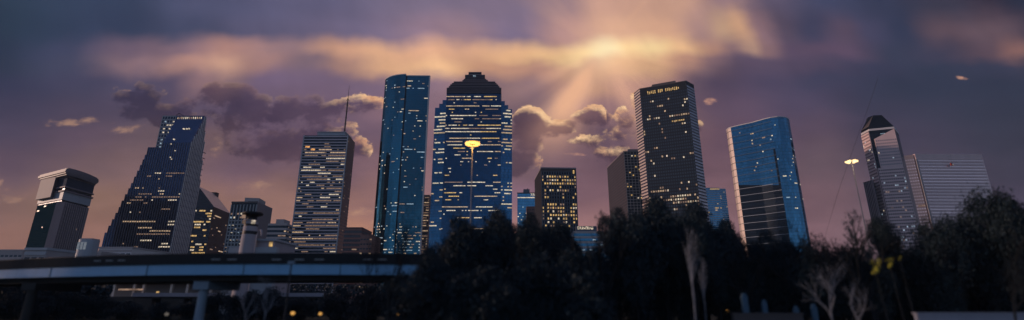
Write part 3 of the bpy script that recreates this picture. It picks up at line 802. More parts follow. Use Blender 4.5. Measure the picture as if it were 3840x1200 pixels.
# --- 12: low block with the rooftop sign
def sign_block():
    D = 330; Z = Zof(867, D); a, b = X(2150,867,D), X(2262,867,D)
    r = empty('low_building', (a, D, 0), 'low pale blue building with a white-lettered dark rooftop sign', 'building')
    mb = MB(); mb.box(a, b, D, D+30, 0, Z); mb.box(b, X(2296,874,D), D+2, D+28, 0, Zof(874, D)); mb.build('shell', M['g_sky'], r)
    acc = newacc()
    facade(acc, (a, D), (b, D), Z, 8, 3.4, 2.6, [(0,2000,.25,2)], mats=['win_cool','win_cool'], wf=.85, hf=.5, span=(1.5,.25,'concrete'), seed=121)
    facade(acc, (b, D+2), (X(2296,874,D), D+2), Zof(875,D), 8, 3.4, 2.6, [(0,2000,.1,1)], mats=['win_cool'], span=(1.4,.25,'concrete'), seed=122)
    x0, x1 = X(2160,848,D), X(2238,848,D); z0, z1 = Z+.2, Zof(847,D)
    mb = MB(); mb.box(x0, x1, D+1, D+3, z0, z1)
    for k in range(5): mb.tube([(x0+1+(x1-x0-2)*k/4, D+2.9, Z), (x0+1+(x1-x0-2)*k/4, D+6, Z)], [.12,.12], 4)
    sb = mb.build('sign_board', M['navy_fin'], r)
    text('sign_letters', 'DUNDIAS', 2.5, .12, .09, M['win_pale'], sb, (x0+1.0-a, .8, Z+1.5))
    mb = MB(); mb.box(b+.1, X(2296,874,D), D+1.6, D+2.2, Zof(874,D), Zof(872,D)); mb.build('roof_edge', M['brick_brown'], r)
    finish(acc, r)
sign_block()

# --- 13: gridded mid tower
def grid_tower():
    Z = Zof(567, 900)
    L0, A0, B0 = roofpts([(2277,629),(2339,567),(2410,566)], Z)
    r = empty('office_tower', (A0[0], A0[1], 0), 'squared dark tower with a fine window grid, tucked left of the big dark tower', 'skyscraper')
    q = (B0[0]+L0[0]-A0[0], B0[1]+L0[1]-A0[1])
    mb = MB(); mb.prism([L0, A0, B0, q], 0, Z, 0, 1); mb.build('shell', [M['g_deep'], M['roof']], r)
    acc = newacc()
    facade(acc, L0, A0, Z-1, 40, 5.6, 3.6, [(0,2000,0,1)], span=(1.2,.35,'granite_mid'), fins=(.35,.2,1,'granite_dark'), seed=131)
    facade(acc, A0, B0, Z-1, 40, 5.6, 6.0, [(0,570,0,1),(570,760,.2,1)], mats=YEL+['win_dim'], wf=.45, hf=.5, merge=False, span=(.8,.3,'grey_fin'), fins=(.7,.35,1,'grey_fin'), seed=132)
    H = roofpts([(2356,567),(2400,567)], Z); mb = MB(); mb.box(H[0][0], H[1][0], H[0][1]+4, H[0][1]+20, Z, Z+5.5); mb.build('penthouse', M['granite'], r)
    mb = MB(); L, d, n = frame_of(L0, A0); mb.wbox(L0, d, n, 0, L-.5, Z-.5, Z+.8, -.4, .6); mb.build('parapet', M['granite'], r)
    finish(acc, r)
grid_tower()

# --- 14: big dark tower
def dark_tower():
    Z = Zof(304, 760)
    P = roofpts([(2377,352),(2399,334),(2573,304),(2602,320)], Z)
    r = empty('office_tower', (P[1][0], P[1][1], 0), 'big dark many-sided tower with glowing top-floor windows and a bright pink left edge', 'skyscraper')
    L0, A0, B0, C0 = P
    bk = 62
    mb = MB(); mb.prism([L0, A0, B0, C0, (C0[0]+2, C0[1]+30), (C0[0]-18, C0[1]+bk), (L0[0]+26, C0[1]+bk+8), (L0[0]+11, L0[1]+32)], 0, Z, 0, 1); mb.build('shell', [M['granite_black'], M['roof']], r)
    acc = newacc()
    L, d, n = frame_of(A0, B0)
    rows = [(0,318,0,1),(318,352,0,1),(352,362,.12,1),(362,400,.07,1),(400,428,.06,1),(428,445,.5,4),(445,520,.05,1),(520,560,.05,1),(560,600,.06,1),(600,700,.02,1),(700,716,.35,2),(716,730,.03,1),(730,742,.4,3),(742,790,.35,2)]
    facade(acc, A0, B0, Z-14, 60, 5.4, 3.7, rows, mats=['win_warm','win_pale','win_dim'], wf=.62, hf=.55, merge=False, pane='g_dim', seed=141)
    # tall lit top-floor openings
    nb = 26
    for k in range(nb):
        if 4 <= k <= 21 and k not in (9, 13): acc['lit'].append((A0, d, n, L*(k+.2)/nb, L*(k+.72)/nb, Z-13+(1.1 if k % 3 == 0 else 0), Z-7-(1.5 if k % 4 == 1 else 0), .15, 'win_yellow'))
    for k in range(16, 23): acc['lit'].append((A0, d, n, L*(k+.2)/nb, L*(k+.75)/nb, Z-71, Z-68.5, .15, 'win_yellow'))
    facade(acc, L0, A0, Z-1, 60, 5.4, 3.8, [(0,2000,0,1)], span=(2.6,.25,'warm_panel'), wf=1, hf=.98, pane='g_sunset', seed=142)  # warm pale panels paint the sunset glow on the left facet
    rows2 = [(0,2000,.0,1)]
    facade(acc, B0, C0, Z-6, 60, 5.4, 3.9, [(0,560,.0,1)], wf=.66, hf=.6, merge=False, pane='g_pale', seed=143)
    T = roofpts([(2446,326),(2516,314),(2534,311)], Z)
    mb = MB(); mb.prism([T[0], T[1], T[2], (T[2][0]+3, T[2][1]+22), (T[0][0]+3, T[0][1]+26)], Z, Z+4.5, 0); mb.build('plant_room', M['granite_dark'], r)
    mb = MB()
    for a, b in ((L0, A0), (A0, B0), (B0, C0)):
        l2, d2, n2 = frame_of(a, b); mb.wbox(a, d2, n2, .05, l2-.05, Z-.3, Z+1.1, -.6, .25)
    mb.build('parapet', M['granite_dark'], r)
    finish(acc, r)
dark_tower()
def band_office():
    D = 880; Z = Zof(704, D); a, b, c2 = X(2646,704,D), X(2697,704,D), X(2722,709,D)
    r = empty('office_block', (a, D, 0), 'blue-grey mid-rise with pale ledges, between the big dark tower and the rounded tower', 'office building')
    mb = MB(); mb.box(a, b, D, D+30, 0, Z); mb.prism([(b, D+.5), (c2, D+1.5), (c2, D+30), (b, D+30)], 0, Z-1.5); mb.build('shell', M['g_sky'], r)
    acc = newacc()
    facade(acc, (a, D), (b, D), Z, 40, 4, 2.6, [(0,716,.25,2),(716,760,.03,1),(760,800,.12,2)], mats=['win_warm','win_yellow'], wf=.8, hf=.5, span=(1.0,.5,'white_metal'), seed=151)
    facade(acc, (b, D+.5), (c2, D+1.5), Z-1.5, 40, 4, 2.6, [(0,2000,.08,1)], mats=['win_warm'], span=(1.0,.5,'white_metal'), seed=152)
    finish(acc, r)
band_office()

# --- 16: rounded blue tower
def rounded_tower():
    Z = Zof(438, 510)
    px = [(2724,491),(2725.5,487),(2730,483),(2740,479),(2780,469.5),(2821,460.5),(2860,449.5),(2888,442.5),(2915,439),(2936,439.5),(2949,442),(2957,446),(2960,451)]
    O = roofpts(px, Z)
    r = empty('office_tower', (O[4][0], O[4][1], 0), 'broad blue glass tower with rounded corners, thin pale floor lines and a pink-lit left edge', 'skyscraper')
    mb = MB(); mb.prism(O + [(O[-1][0]+3, O[-1][1]+34), (O[0][0]+30, O[0][1]+34)], 0, Z, 0, 1, fm=[2, 2, 2]+[0]*12)  # first segments in a warm colour that paints the reflected sunset
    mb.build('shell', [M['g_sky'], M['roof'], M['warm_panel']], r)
    acc = newacc()
    for i in range(0, 7):
        facade(acc, O[i], O[i+1], Z-4, 40, 8.0, 2.2, [(0,2000,0,1)], span=(.45,.3,'dark_fin'), seed=160+i)
    for i in range(3, 7):
        zt_ = Zof(694, O[i][1]); zt_ = Z-4-math.ceil((Z-4-zt_)/8.0)*8.0
        facade(acc, O[i], O[i+1], zt_, 40, 8.0, 2.2, [(0,2000,0,1)], span=(.5,.5,'steel_band'), seed=260+i)
    rows = [(0,480,.0,1),(480,560,.06,1),(560,640,.05,1),(640,700,.0,1),(700,716,.04,1),(716,740,.12,1),(740,758,.2,2),(758,775,.25,2),(775,860,.2,2)]
    for i in range(3, 7):
        facade(acc, O[i], O[i+1], Z-3, 40, 4.0, 2.0, rows, mats=['win_warm','win_pale','win_cool','win_dim'], wf=.7, hf=.4, seed=170+i)
    for i in range(7, len(O)-1):
        facade(acc, O[i], O[i+1], Z-3, 40, 4.0, 2.2, [(0,480,.04,1),(480,700,.10,1),(735,745,.5,2),(745,800,.05,1)], mats=['win_cool','win_pale'], wf=.5, hf=.3, seed=180+i)
    # dark panels paint a dark building's reflection: lower area and one upright strip
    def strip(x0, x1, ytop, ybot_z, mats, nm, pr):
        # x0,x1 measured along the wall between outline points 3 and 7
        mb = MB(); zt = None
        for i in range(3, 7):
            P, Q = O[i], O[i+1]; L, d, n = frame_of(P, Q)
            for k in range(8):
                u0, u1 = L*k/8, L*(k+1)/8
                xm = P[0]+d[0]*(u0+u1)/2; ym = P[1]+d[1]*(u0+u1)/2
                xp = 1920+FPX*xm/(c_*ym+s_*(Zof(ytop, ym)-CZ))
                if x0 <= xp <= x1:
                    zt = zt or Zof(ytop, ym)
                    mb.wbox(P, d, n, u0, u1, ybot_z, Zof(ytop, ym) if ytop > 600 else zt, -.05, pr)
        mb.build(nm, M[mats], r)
    strip(2765, 2934, 694, 40, 'g_black', 'dark_reflection', .22)
    strip(2899, 2934, 560, Zof(694, 510), 'g_black', 'dark_reflection', .24)
    mb = MB(); q = [(p[0], p[1]) for p in O]
    mb.prism([(p[0]-.3, p[1]-.5) for p in q] + [(p[0], p[1]+1.2) for p in q[::-1]], Z, Z+.9, 0); mb.build('roof_rim', M['white_metal'], r)
    finish(acc, r)
rounded_tower()

# --- 17: tower with pyramid top
def pyramid_tower():
    D = 560; Z = Zof(500, D)
    L0, S0, A0, B0 = roofpts([(3230,503),(3259,487),(3351,478),(3369,500)], Zof(487, D))
    r = empty('office_tower', (S0[0], S0[1], 0), 'grey stone tower with a dark truncated pyramid top and a pale band under it', 'skyscraper')
    Zb = Zof(487, D)
    C0 = (B0[0]-6, B0[1]+28); D0 = (L0[0]+23, L0[1]+27)
    Zs = Zb-1.5
    mb = MB(); mb.prism([L0, S0, A0, B0, C0, D0], 0, Zs, 0, 1); mb.build('shell', [M['g_black'], M['roof']], r)
    cx = (L0[0]+A0[0]+C0[0]+D0[0])/4; cy = (L0[1]+A0[1]+C0[1]+D0[1])/4
    mb = MB(); mb.prism([(cx+(p[0]-cx)*1.02, cy+(p[1]-cy)*1.02) for p in (L0, S0, A0, B0, C0, D0)], Zs, Zs+2.4, 0); mb.build('crown_band', M['white_metal'], r)
    mb = MB(); mb.prism([(cx+(p[0]-cx)*.97, cy+(p[1]-cy)*.97) for p in (L0, S0, A0, B0, C0, D0)], Zs+2.4, Zs+6, 0); mb.build('crown_storey', M['g_black'], r)
    zt = Zof(427, D); bs = [(cx+(p[0]-cx)*.95, cy+(p[1]-cy)*.95, Zs+6) for p in (L0, S0, A0, B0, C0, D0)]
    tx0, tx1 = X(3271,427,D+4), X(3308,427,D+4)
    tp = [(tx0, D+12, zt), (tx0+1.5, D+5, zt), (tx1-1, D+4, zt), (tx1, D+12, zt), (tx1-1, D+18, zt), (tx0+2, D+18, zt)]
    mb = MB()
    for i in range(6): j = (i+1) % 6; mb.quad([bs[i], bs[j], tp[j], tp[i]])
    mb.quad(tp); mb.build('pyramid_roof', M['g_deep'], r)
    acc = newacc()
    # stone skins: left wall full height; main wall starts below a slanted head and beside a dark slot
    mb = MB(); L, d, n = frame_of(L0, S0); mb.wbox(L0, d, n, 0, L*.94, 0, Zs-1, -.05, .9); mb.build('stone_wall', M['granite_light'], r)
    P0 = (L0[0]+n[0]*.9, L0[1]+n[1]*.9)
    facade(acc, P0, (P0[0]+d[0]*L*.94, P0[1]+d[1]*L*.94), Zs-2, 40, 3.8, 2.2, [(0,600,.12,1),(600,900,.03,1)], mats=['win_cool','win_pale'], wf=.5, hf=.45, merge=False, pane='g_black', proud=.12, seed=191)
    L, d, n = frame_of(S0, A0)
    zslot = Zof(632, D); N = 22; mb = MB()
    x0u = L*.12
    zh0 = Zof(517, D)-2; zh1 = Zof(486, D)-2
    def q(u, o): return (S0[0]+d[0]*u+n[0]*o, S0[1]+d[1]*u+n[1]*o)
    mb.prism([q(x0u,-.05), q(x0u,1.0), q(L,1.0), q(L,-.05)], 0, 0, 0, zt=[zh0, zh0, zh1, zh1])
    mb.wbox(S0, d, n, 0, x0u, 0, zslot, -.05, 1.0)
    mb.build('stone_wall', M['granite_light'], r)
    Q0 = q(0, 1.0); Q1 = q(L, 1.0); Qs = q(x0u+.3, 1.0)
    facade(acc, Qs, Q1, zh0-1, zslot-.2, 3.8, 2.2, [(0,2000,.05,1)], mats=['win_cool','win_pale'], wf=.5, hf=.45, merge=False, pane='g_grey', proud=.12, seed=192)
    facade(acc, Q0, Q1, zslot-1, 40, 3.8, 2.2, [(0,2000,.10,1)], mats=['win_cool','win_dim'], wf=.52, hf=.48, merge=False, pane='g_black', proud=.12, seed=193)
    # low ribbed annex on its left
    Za = Zof(676, D); a0 = roofpts([(3238,684),(3272,674)], Za)
    mb = MB(); mb.prism([a0[0], a0[1], (a0[1][0]+17, a0[1][1]+20), (a0[0][0]+17, a0[0][1]+20)], 0, Za, 0); mb.build('annex', M['g_deep'], r)
    facade(acc, a0[0], a0[1], Za, 30, 4, 2.4, [(0,2000,0,1)], fins=(.9,.5,1,'granite'), seed=194)
    # lights in the dark storey
    L, d, n = frame_of(S0, A0)
    for u in (.42, .47, .55): acc['lit'].append((S0, d, n, L*u, L*u+1.0, Zs-5.5, Zs-4.4, .1, 'win_cool'))
    finish(acc, r)
pyramid_tower()

# --- 18: broad granite block on the right
def granite_block():
    Z = Zof(577, 640)
    L0 = roofpts([(3389,584),(3424,580)], Z-1)
    A0, B0 = roofpts([(3430,576.5),(3681,578.5)], Z)
    r = empty('office_tower', (A0[0], A0[1], 0), 'broad pale granite block with soft horizontal bands, above the trees on the far right', 'skyscraper')
    mb = MB(); mb.prism([A0, B0, (B0[0]-8, B0[1]+36), (A0[0]+4, A0[1]+40)], 0, Z, 0, 1); mb.build('main_wall', [M['granite_light'], M['roof']], r)
    e = (A0[0]-1.0, A0[1]+2.0)
    mb = MB(); mb.prism([L0[0], L0[1], e, (e[0]+2, e[1]+30), (L0[0][0]+6, L0[0][1]+30)], 0, Z-1, 0, 1); mb.build('side_wing', [M['granite'], M['roof']], r)
    mb = MB(); mb.box(A0[0]-.8, A0[0]+1.4, A0[1]-.9, A0[1]+.1, 0, Z-8); mb.build('corner_pier', M['concrete'], r)
    acc = newacc()
    facade(acc, A0, B0, Z-6.5, 30, 4.3, 2.4, [(0,2000,0,1)], wf=.86, hf=.62, merge=False, pane='g_sunset2', span=(1.7,.3,'granite_light'), seed=201)
    facade(acc, L0[0], L0[1], Z-6, 30, 4.3, 2.4, [(0,2000,.02,1)], mats=['win_dim'], wf=.7, hf=.42, merge=False, pane='g_sunset2', seed=202)
    facade(acc, L0[1], e, Z-6, 30, 4.3, 2.4, [(0,2000,.0,1)], mats=['win_dim'], wf=.7, hf=.42, merge=False, pane='g_sunset2', seed=203)
    finish(acc, r)
    # cleaning cradle
    p = pt(3568, 616, A0[1]-1.5); D = p.y
    r2 = empty('cleaning_cradle', p, 'tiny reddish window-cleaning cradle hanging on the broad pale block', 'cradle')
    mb = MB(); mb.box(p.x-1.6, p.x+1.6, D-1, D+.6, p.z-1.8, p.z-.6); mb.box(p.x-1.5, p.x+.2, D-.9, D+.5, p.z-.6, p.z+1.7); mb.build('cabin', M['red'], r2)
    mb = MB()
    for dx_ in (-1.4, 1.4): mb.tube([(p.x+dx_, D-.2, p.z-.6), (p.x+dx_, D-.2, Z)], [.07,.07], 4)
    mb.build('cable', M['dark_metal'], r2)
    mb = MB(); mb.box(p.x+.5, p.x+1.4, D-1.15, D-1.02, p.z-1.6, p.z-.7); mb.build('lamp', M['win_pale'], r2)


granite_block()

# --- far-left low buildings and the rounded lodge
low_block(-60, 88, 941, 300, 40, 'long pale low building at the far left edge behind the overpass', 'concrete', .0, ['win_dim'], 211, 'concrete', base=20)
low_block(96, 176, 938, 180, 12, 'pale boxy building in front of the visor-roofed tower', 'concrete', .0, ['win_dim'], 213, 'steel_band', base=10)
def lodge():
    D = 200; Z = Zof(897, D); a, b = X(286,897,D), X(342,897,D)
    r = empty('low_building', (a, D, 0), 'small round-cornered building with white window frames, left of the stepped tower', 'building')
    mb = MB(); R = 2.2; pts = []
    for cx_, s0 in ((b-R, -pi/2), (b-R, 0), (a+R, pi/2), (a+R, pi)):
        cy_ = D+R if s0 in (-pi/2, pi) else D+6-R
        for k in range(6): t_ = s0+k*pi/10; pts.append((cx_+R*cos(t_), cy_+R*sin(t_)))
    mb.prism(pts, 0, Z, 0); mb.build('shell', M['steel_band'], r)
    for k in range(3):
        u = a+R*.5+(b-a-R)*k/3
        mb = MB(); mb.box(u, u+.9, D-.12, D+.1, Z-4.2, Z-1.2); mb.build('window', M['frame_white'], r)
    mb = MB(); mb.box(a+.5, b-.5, D+1, D+5, Z, Z+.5); mb.build('roof', M['concrete'], r)

lodge()
low_block(372, 496, 932, 260, 30, 'flat pale roofed hall below the stepped tower', 'white_metal', .0, ['win_dim'], 217, 'concrete', base=18)
low_block(170, 380, 950, 230, 20, 'low grey parking deck between the visor tower and the flat hall', 'concrete', .1, ['win_dim'], 219, 'concrete', base=14)

# --- striped beacon tower on its white house
def beacon():
    D = 120
    r = empty('beacon_tower', (X(930,920,D), D, 0), 'white lighthouse-like tower with dark stripes and a black lantern cap, rising above the overpass', 'lighthouse')
    cx_ = X(928,930,D)
    zs = [Zof(y, D) for y in (955, 898, 880, 868, 850, 842, 826, 806, 797)]
    x_at = X(945,800,D)
    mb = MB(); mb.lathe(cx_, D, [(1.9, 0), (1.75, zs[1]), (1.7, zs[2])], 20); mb.build('column', M['beacon_white'], r, True)
    mb = MB(); mb.lathe(cx_, D, [(1.72, zs[2]), (1.7, zs[3])], 20); mb.lathe(cx_, D, [(1.62, zs[4]+.0), (1.62, zs[5])], 20); mb.build('dark_stripe', M['dark_metal'], r, True)
    mb = MB(); mb.lathe(cx_, D, [(1.66, zs[3]), (1.62, zs[4])], 20); mb.lathe(cx_, D, [(1.6, zs[5]), (1.7, zs[5]+.5), (1.55, zs[6]-.3), (1.9, zs[6]-.2), (1.9, zs[6])], 20); mb.build('white_stripe', M['beacon_white'], r, True)
    mb = MB(); mb.lathe(cx_, D, [(1.2, zs[6]), (1.1, zs[6]+1.2), (1.35, zs[7]-.4), (2.3, zs[7]), (2.45, zs[8]-.3), (2.2, zs[8]), (.01, zs[8]+.25)], 20); mb.build('lantern_cap', M['granite_black'], r, True)
    for y, xx in ((836, -1.0), (836, 1.3), (816, -1.35)):
        mb = MB(); z = Zof(y, D); mb.box(cx_+xx-.35, cx_+xx+.35, D-1.75, D-1.2, z-.4, z+.4); mb.build('lamp', M['win_pale' if xx > 0 else 'win_dim'], r)
    h = empty('white_house', (X(960,920,D), D+2, 0), 'white building with two yellow lit windows at the foot of the striped beacon tower', 'building')
    a, b = X(888,905,D), X(1016,905,D); Z = Zof(900, D); zl = Zof(926, D)
    mb = MB(); mb.box(a, b, D+2, D+14, 0, Z); mb.build('wall', M['beacon_white'], h)
    mb = MB(); mb.box(a-.4, b+.4, D+1.5, D+14.5, Z, Z+.5); mb.build('roof', M['steel_band'], h)
    mb = MB(); mb.box(a-2, b+1.5, D+.4, D+2, 0, zl); mb.build('porch', M['steel_band'], h)
    for x0, x1 in ((936, 944), (996, 1008)):
        mb = MB(); mb.box(X(x0,910,D), X(x1,910,D), D+1.85, D+2.2, Zof(921,D), Zof(904,D)); mb.build('window', M['win_yellow'], h)
    mb = MB(); mb.box(X(922,910,D), X(931,910,D), D+1.8, D+2.2, zl, Zof(902,D)); mb.build('door', M['dark_metal'], h)
    # crook lamp
    D2 = 118; l = empty('street_lamp', (X(962,900,D2), D2, 0), 'pale crook-necked street lamp beside the striped beacon tower', 'street lamp')
    x0 = X(961,898,D2); z1 = Zof(862, D2)
    mb = MB(); mb.tube([(x0,D2,0),(x0,D2,z1-1),(x0+.25,D2,z1-.2),(x0+.6,D2,z1+.15),(x0+.95,D2,z1)], [.13,.1,.09,.08,.08], 8); mb.build('pole', M['beacon_white'], l)
    mb = MB(); mb.tube([(x0+.75,D2,z1+.1),(x0+1.05,D2,z1-.5),(x0+1.15,D2,z1-1.5)], [.2,.3,.16], 8); mb.build('lamp_head', M['beacon_white'], l)
beacon()
# ------------------------------------------------------------------ overpass
M['girder'] = stone('painted_girder', (.19, .42, .68), .5, .12, 1.2)
M['barrier'] = stone('barrier_concrete', (.022, .026, .032), .9, .3, 1.5)
M['underside'] = stone('underside', (.04, .042, .045), .9, .2)
M['pier'] = stone('pier_concrete', (.22, .30, .40), .8, .2, 1)
M['pier2'] = stone('ramp_parapet', (.30, .31, .38), .8, .2, 1)
M['win_orange_dim'] = glow('lit_orange_dim', (1, .42, .2), .22)
def overpass():
    ZT = CZ+B(952)*60
    px = [(-420,1003),(-200,990),(0,978),(200,968),(400,960.5),(600,955),(800,952.3),(1000,951.2),(1200,951.2),(1400,952.5),(1600,955),(1650,956)]
    C = [((lambda D: (A(x, y)*D, D))((ZT-CZ)/B(y))) for x, y in px]
    C0_ = C; C = []
    for i in range(len(C0_)-1):
        q0, q1, q2, q3 = C0_[max(i-1, 0)], C0_[i], C0_[i+1], C0_[min(i+2, len(C0_)-1)]
        for k in range(5):
            t = k/5; C.append(tuple(.5*(2*q1[j]+(q2[j]-q0[j])*t+(2*q0[j]-5*q1[j]+4*q2[j]-q3[j])*t*t+(3*q1[j]-q0[j]-3*q2[j]+q3[j])*t**3) for j in (0, 1)))
    C.append(C0_[-1])
    r = empty('overpass', (C[30][0], C[30][1], 0), 'long curved road bridge with a pale blue girder, crossing the left half', 'bridge')
    def sweep(mb, o0, o1, z0, z1):
        pts = []
        for i, p in enumerate(C):
            a = C[max(i-1, 0)]; b = C[min(i+1, len(C)-1)]; L = math.dist(a, b); n = (-(b[1]-a[1])/L, (b[0]-a[0])/L)
            pts.append(((p[0]+n[0]*o0, p[1]+n[1]*o0), (p[0]+n[0]*o1, p[1]+n[1]*o1)))
        for i in range(len(C)-1):
            mb.prism([pts[i][0], pts[i+1][0], pts[i+1][1], pts[i][1]], z0, z1)
    zg1 = CZ+B(991)*60; zg0 = CZ+B(1030)*60; zb = CZ+B(1052)*60
    m1 = MB(); sweep(m1, 0, .35, zg1, ZT); sweep(m1, 10.6, 10.95, zg1, ZT); m1.build('barrier', M['barrier'], r)
    m1 = MB(); sweep(m1, .36, 10.59, zg1-.3, zg1+.15); m1.build('deck', M['underside'], r)
    m1 = MB(); sweep(m1, .12, .5, zg0, zg1); m1.build('girder', M['girder'], r)
    m1 = MB(); sweep(m1, 1.6, 9.4, zb, zg1-.31); m1.build('beams', M['underside'], r)
    m1 = MB(); sweep(m1, -.06, .42, ZT, ZT+.08); m1.build('rail_cap', M['dark_metal'], r)
    for x in (345, 400, 455, 830, 890, 1050, 1135, 1210, 1390, 1440):
        D = 60.5+abs(x-1100)/400; p = pt(x, 976, D)
        i = max(k for k in range(len(C)) if C[k][0] <= p.x); q = C[i]; q2 = C[i+1]; tt = (p.x-q[0])/(q2[0]-q[0]); yy = q[1]+(q2[1]-q[1])*tt
        m1 = MB(); m1.box(p.x-.55, p.x+.55, yy-.1, yy+.2, p.z-.06, p.z+.06); m1.build('marker', M['grey_fin'], r)
    for i in range(6, len(C)-1, 9):
        a, b = C[i], C[i+1]; L = math.dist(a, b); d = ((b[0]-a[0])/L, (b[1]-a[1])/L); n = (d[1], -d[0])
        m1 = MB(); m1.wbox(a, d, n, 0, .06, zg0-.02, zg1, -.3, -.06); m1.build('joint_strip', M['barrier'], r)
    for xp, top in ((762, zb), (120, zb), (1470, zb)):
        y = 1100; 
        D = 61.5 if xp > 500 else 67
        px_, D2 = X(xp, 1100, D+1), D+1
        m1 = MB(); m1.tube([(px_,D2,0),(px_,D2,zb-1.0)], [.56,.52], 16); m1.box(px_-.95, px_+.95, D2-.8, D2+6.5, zb-1.0, zb-.02)
        m1.build('pier', M['pier'] if xp == 762 else M['underside'], r, False)
overpass()
def lower_road():
    D = 125; z = CZ+B(1104)*D
    r = empty('lower_ramp', (X(900,1104,D), D, 0), 'low pale road ramp seen under the overpass girder', 'bridge')
    a, b = X(500,1104,D), X(1215,1104,D)
    m = MB(); m.box(a, b, D, D+8, z-1.0, z-.35); m.build('deck', M['underside'], r)
    m = MB(); m.box(a, b, D-.3, D-.01, z-.55, z+.35); m.build('parapet', M['pier2'], r)
    for k in range(6):
        x = a+(b-a)*(k+.5)/6; m = MB(); m.box(x-.4, x+.4, D+2, D+4, 0, z-1.01); m.build('pier', M['underside'], r)
lower_road()
def garage():
    D = 150; r = empty('parking_garage', (X(600,1080,D), D, 0), 'open lit garage storey glimpsed between overpass and ramp', 'garage')
    z0, z1 = CZ+B(1112)*D, CZ+B(1062)*D
    a, b = X(300,1080,D), X(980,1080,D)
    m = MB(); m.box(a, b, D+6, D+7, 0, z1); m.build('back_wall', M['concrete'], r)
    m = MB(); m.box(a, b, D-1, D+6, z1, z1+.6); m.build('roof', M['steel_band'], r)
    m = MB(); m.box(a, b, D-.5, D+6, 0, z0); m.build('floor_slab', M['underside'], r)
    for x in (425, 500, 535, 640, 700, 790, 880):
        m = MB(); xx = X(x,1090,D); m.box(xx-.35, xx+.35, D, D+.7, z0+.01, z1-.01); m.build('column', M['warm_panel'], r)
    for x0, x1, y, k in ((318, 402, 1071, 'win_orange_dim'), (455, 545, 1086, 'win_dim'), (596, 606, 1096, 'win_yellow')):
        m = MB(); z = CZ+B(y)*D; m.box(X(x0,y,D), X(x1,y,D), D-1.2, D-1.02, z-.25, z+.25); m.build('light_strip', M[k], r)
garage()

# ------------------------------------------------------------------ high-mast lights and small lamps
M['lamp_on'] = glow('lamp_amber', (1, .44, .09), 2.6, .1)
M['lamp_soft'] = glow('lamp_cream', (1, .66, .30), 2.2, .1)
M['galv'] = stone('galvanised', (.16, .17, .20), .5, .1, metal=.3)
def mast(x, y, D, label, nh, hr, m, watt, colr):
    z = CZ+B(y)*D; xx = X(x, y, D)
    r = empty('high_mast_light', (xx, D, 0), label, 'mast light', 'tall mast lights over the trees')
    mb = MB(); mb.tube([(xx,D,0),(xx,D,z-.3)], [.2,.09], 12); mb.build('pole', M['galv'], r, True)
    mb = MB(); N = 24
    mb.tube([(xx+hr*.62*cos(2*pi*k/N), D+hr*.62*sin(2*pi*k/N), z) for k in range(N+1)], [.05]*(N+1), 5)
    for k in range(3):
        t_ = 2*pi*k/3+.3; mb.tube([(xx,D,z-.05),(xx+hr*.62*cos(t_),D+hr*.62*sin(t_),z)], [.05,.05], 5)
    mb.lathe(xx, D, [(.001,z+.35),(.22,z+.3),(.26,z-.3),(.001,z-.35)], 12); mb.build('ring', M['galv'], r)
    for k in range(nh):
        t_ = 2*pi*(k+.5)/nh; cx_, cy_ = xx+hr*.86*cos(t_), D+hr*.86*sin(t_)
        mb = MB(); mb.lathe(cx_, cy_, [(.001,z+.3),(.18,z+.3),(.40,z+.02)], 12); h = mb.build('lamp_head', M['galv'], r)
        mb = MB(); mb.lathe(cx_, cy_, [(.40,z+.02),(.39,z-.2),(.24,z-.36),(.001,z-.42)], 12); mb.build('lamp_glass', M[m], h)
    ld = bpy.data.lights.new('lamp_light', 'POINT'); ld.energy = watt; ld.color = colr; ld.shadow_soft_size = .5
    lo = bpy.data.objects.new('lamp_light', ld); col.objects.link(lo); lo.parent = r; lo.location = (0, -.9, z-.9)
mast(1772, 537, 100, 'tall mast with a blazing amber ring of lamps in front of the central tower', 12, 1.45, 'lamp_on', 900, (1, .42, .08))
mast(3193, 604, 115, 'tall slim mast with a small cream lamp ring, left of the pyramid-topped tower', 6, 1.15, 'lamp_soft', 160, (1, .7, .4))
def smalllamp(x, y, D, c, s, h=None):
    p = pt(x, y, D)
    r = empty('path_lamp', (p.x, D, 0), smalllamp.labels.pop(0), 'lamp', 'small lamps low among the trees')
    mb = MB(); mb.tube([(p.x,D,0),(p.x,D,max(.3, p.z-.2))], [.05,.04], 6); mb.build('post', M['dark_metal'], r)
    mb = MB(); mb.lathe(p.x, D, [(.001,p.z-.22*s),(.2*s,p.z-.12*s),(.22*s,p.z+.08*s),(.001,p.z+.2*s)], 12); mb.build('globe', M[c], r, True)
M['lamp_small'] = glow('lamp_small', (1, .5, .12), .75, .1); M['lamp_red'] = glow('lamp_red', (1, .22, .1), .4, .1); M['lamp_grey'] = glow('lamp_grey', (.8,.7,.6), .16, .1)
smalllamp.labels = ['amber lamp globe beside the right end of the overpass', 'amber lamp globe low under the antenna tower', 'second amber globe from the left, low under the curved blue tower',
 'dull orange globe low in the trees left of centre', 'faint orange globe under the dark squared block', 'orange globe left of the blue posts', 'small red light near the pale bare tree on the right',
 'orange-red light below the yellow-green leaves', 'orange globe in the dark trees under the broad granite block', 'greyish lamp under the black glass block']
for a in ((1533,1079,70,'lamp_small',1.1),(1098,1174,62,'lamp_small',1.15),(1201,1176,62,'lamp_small',.95),(1490,1180,66,'lamp_small',.9),(2070,1130,78,'lamp_red',.7),(2727,1166,70,'lamp_small',1.05),(3121,1166,70,'lamp_red',.8),(3330,1160,72,'lamp_red',.9),(3485,1076,74,'lamp_small',.8),(625,1178,62,'lamp_grey',1)): smalllamp(*a)
# thin cable on the right
mb = MB(); D = 118
pp = [(3090,900),(3122,790),(3153,690),(3190,585),(3225,487),(3250,420),(3284,318),(3294,288)]
mb.tube([pt(x, y, D) for x, y in pp], [.03]*8, 5)
tag(mb.build('cable', M['dark_metal']), 'thin dark cable slanting up past the pyramid-topped tower', 'cable')
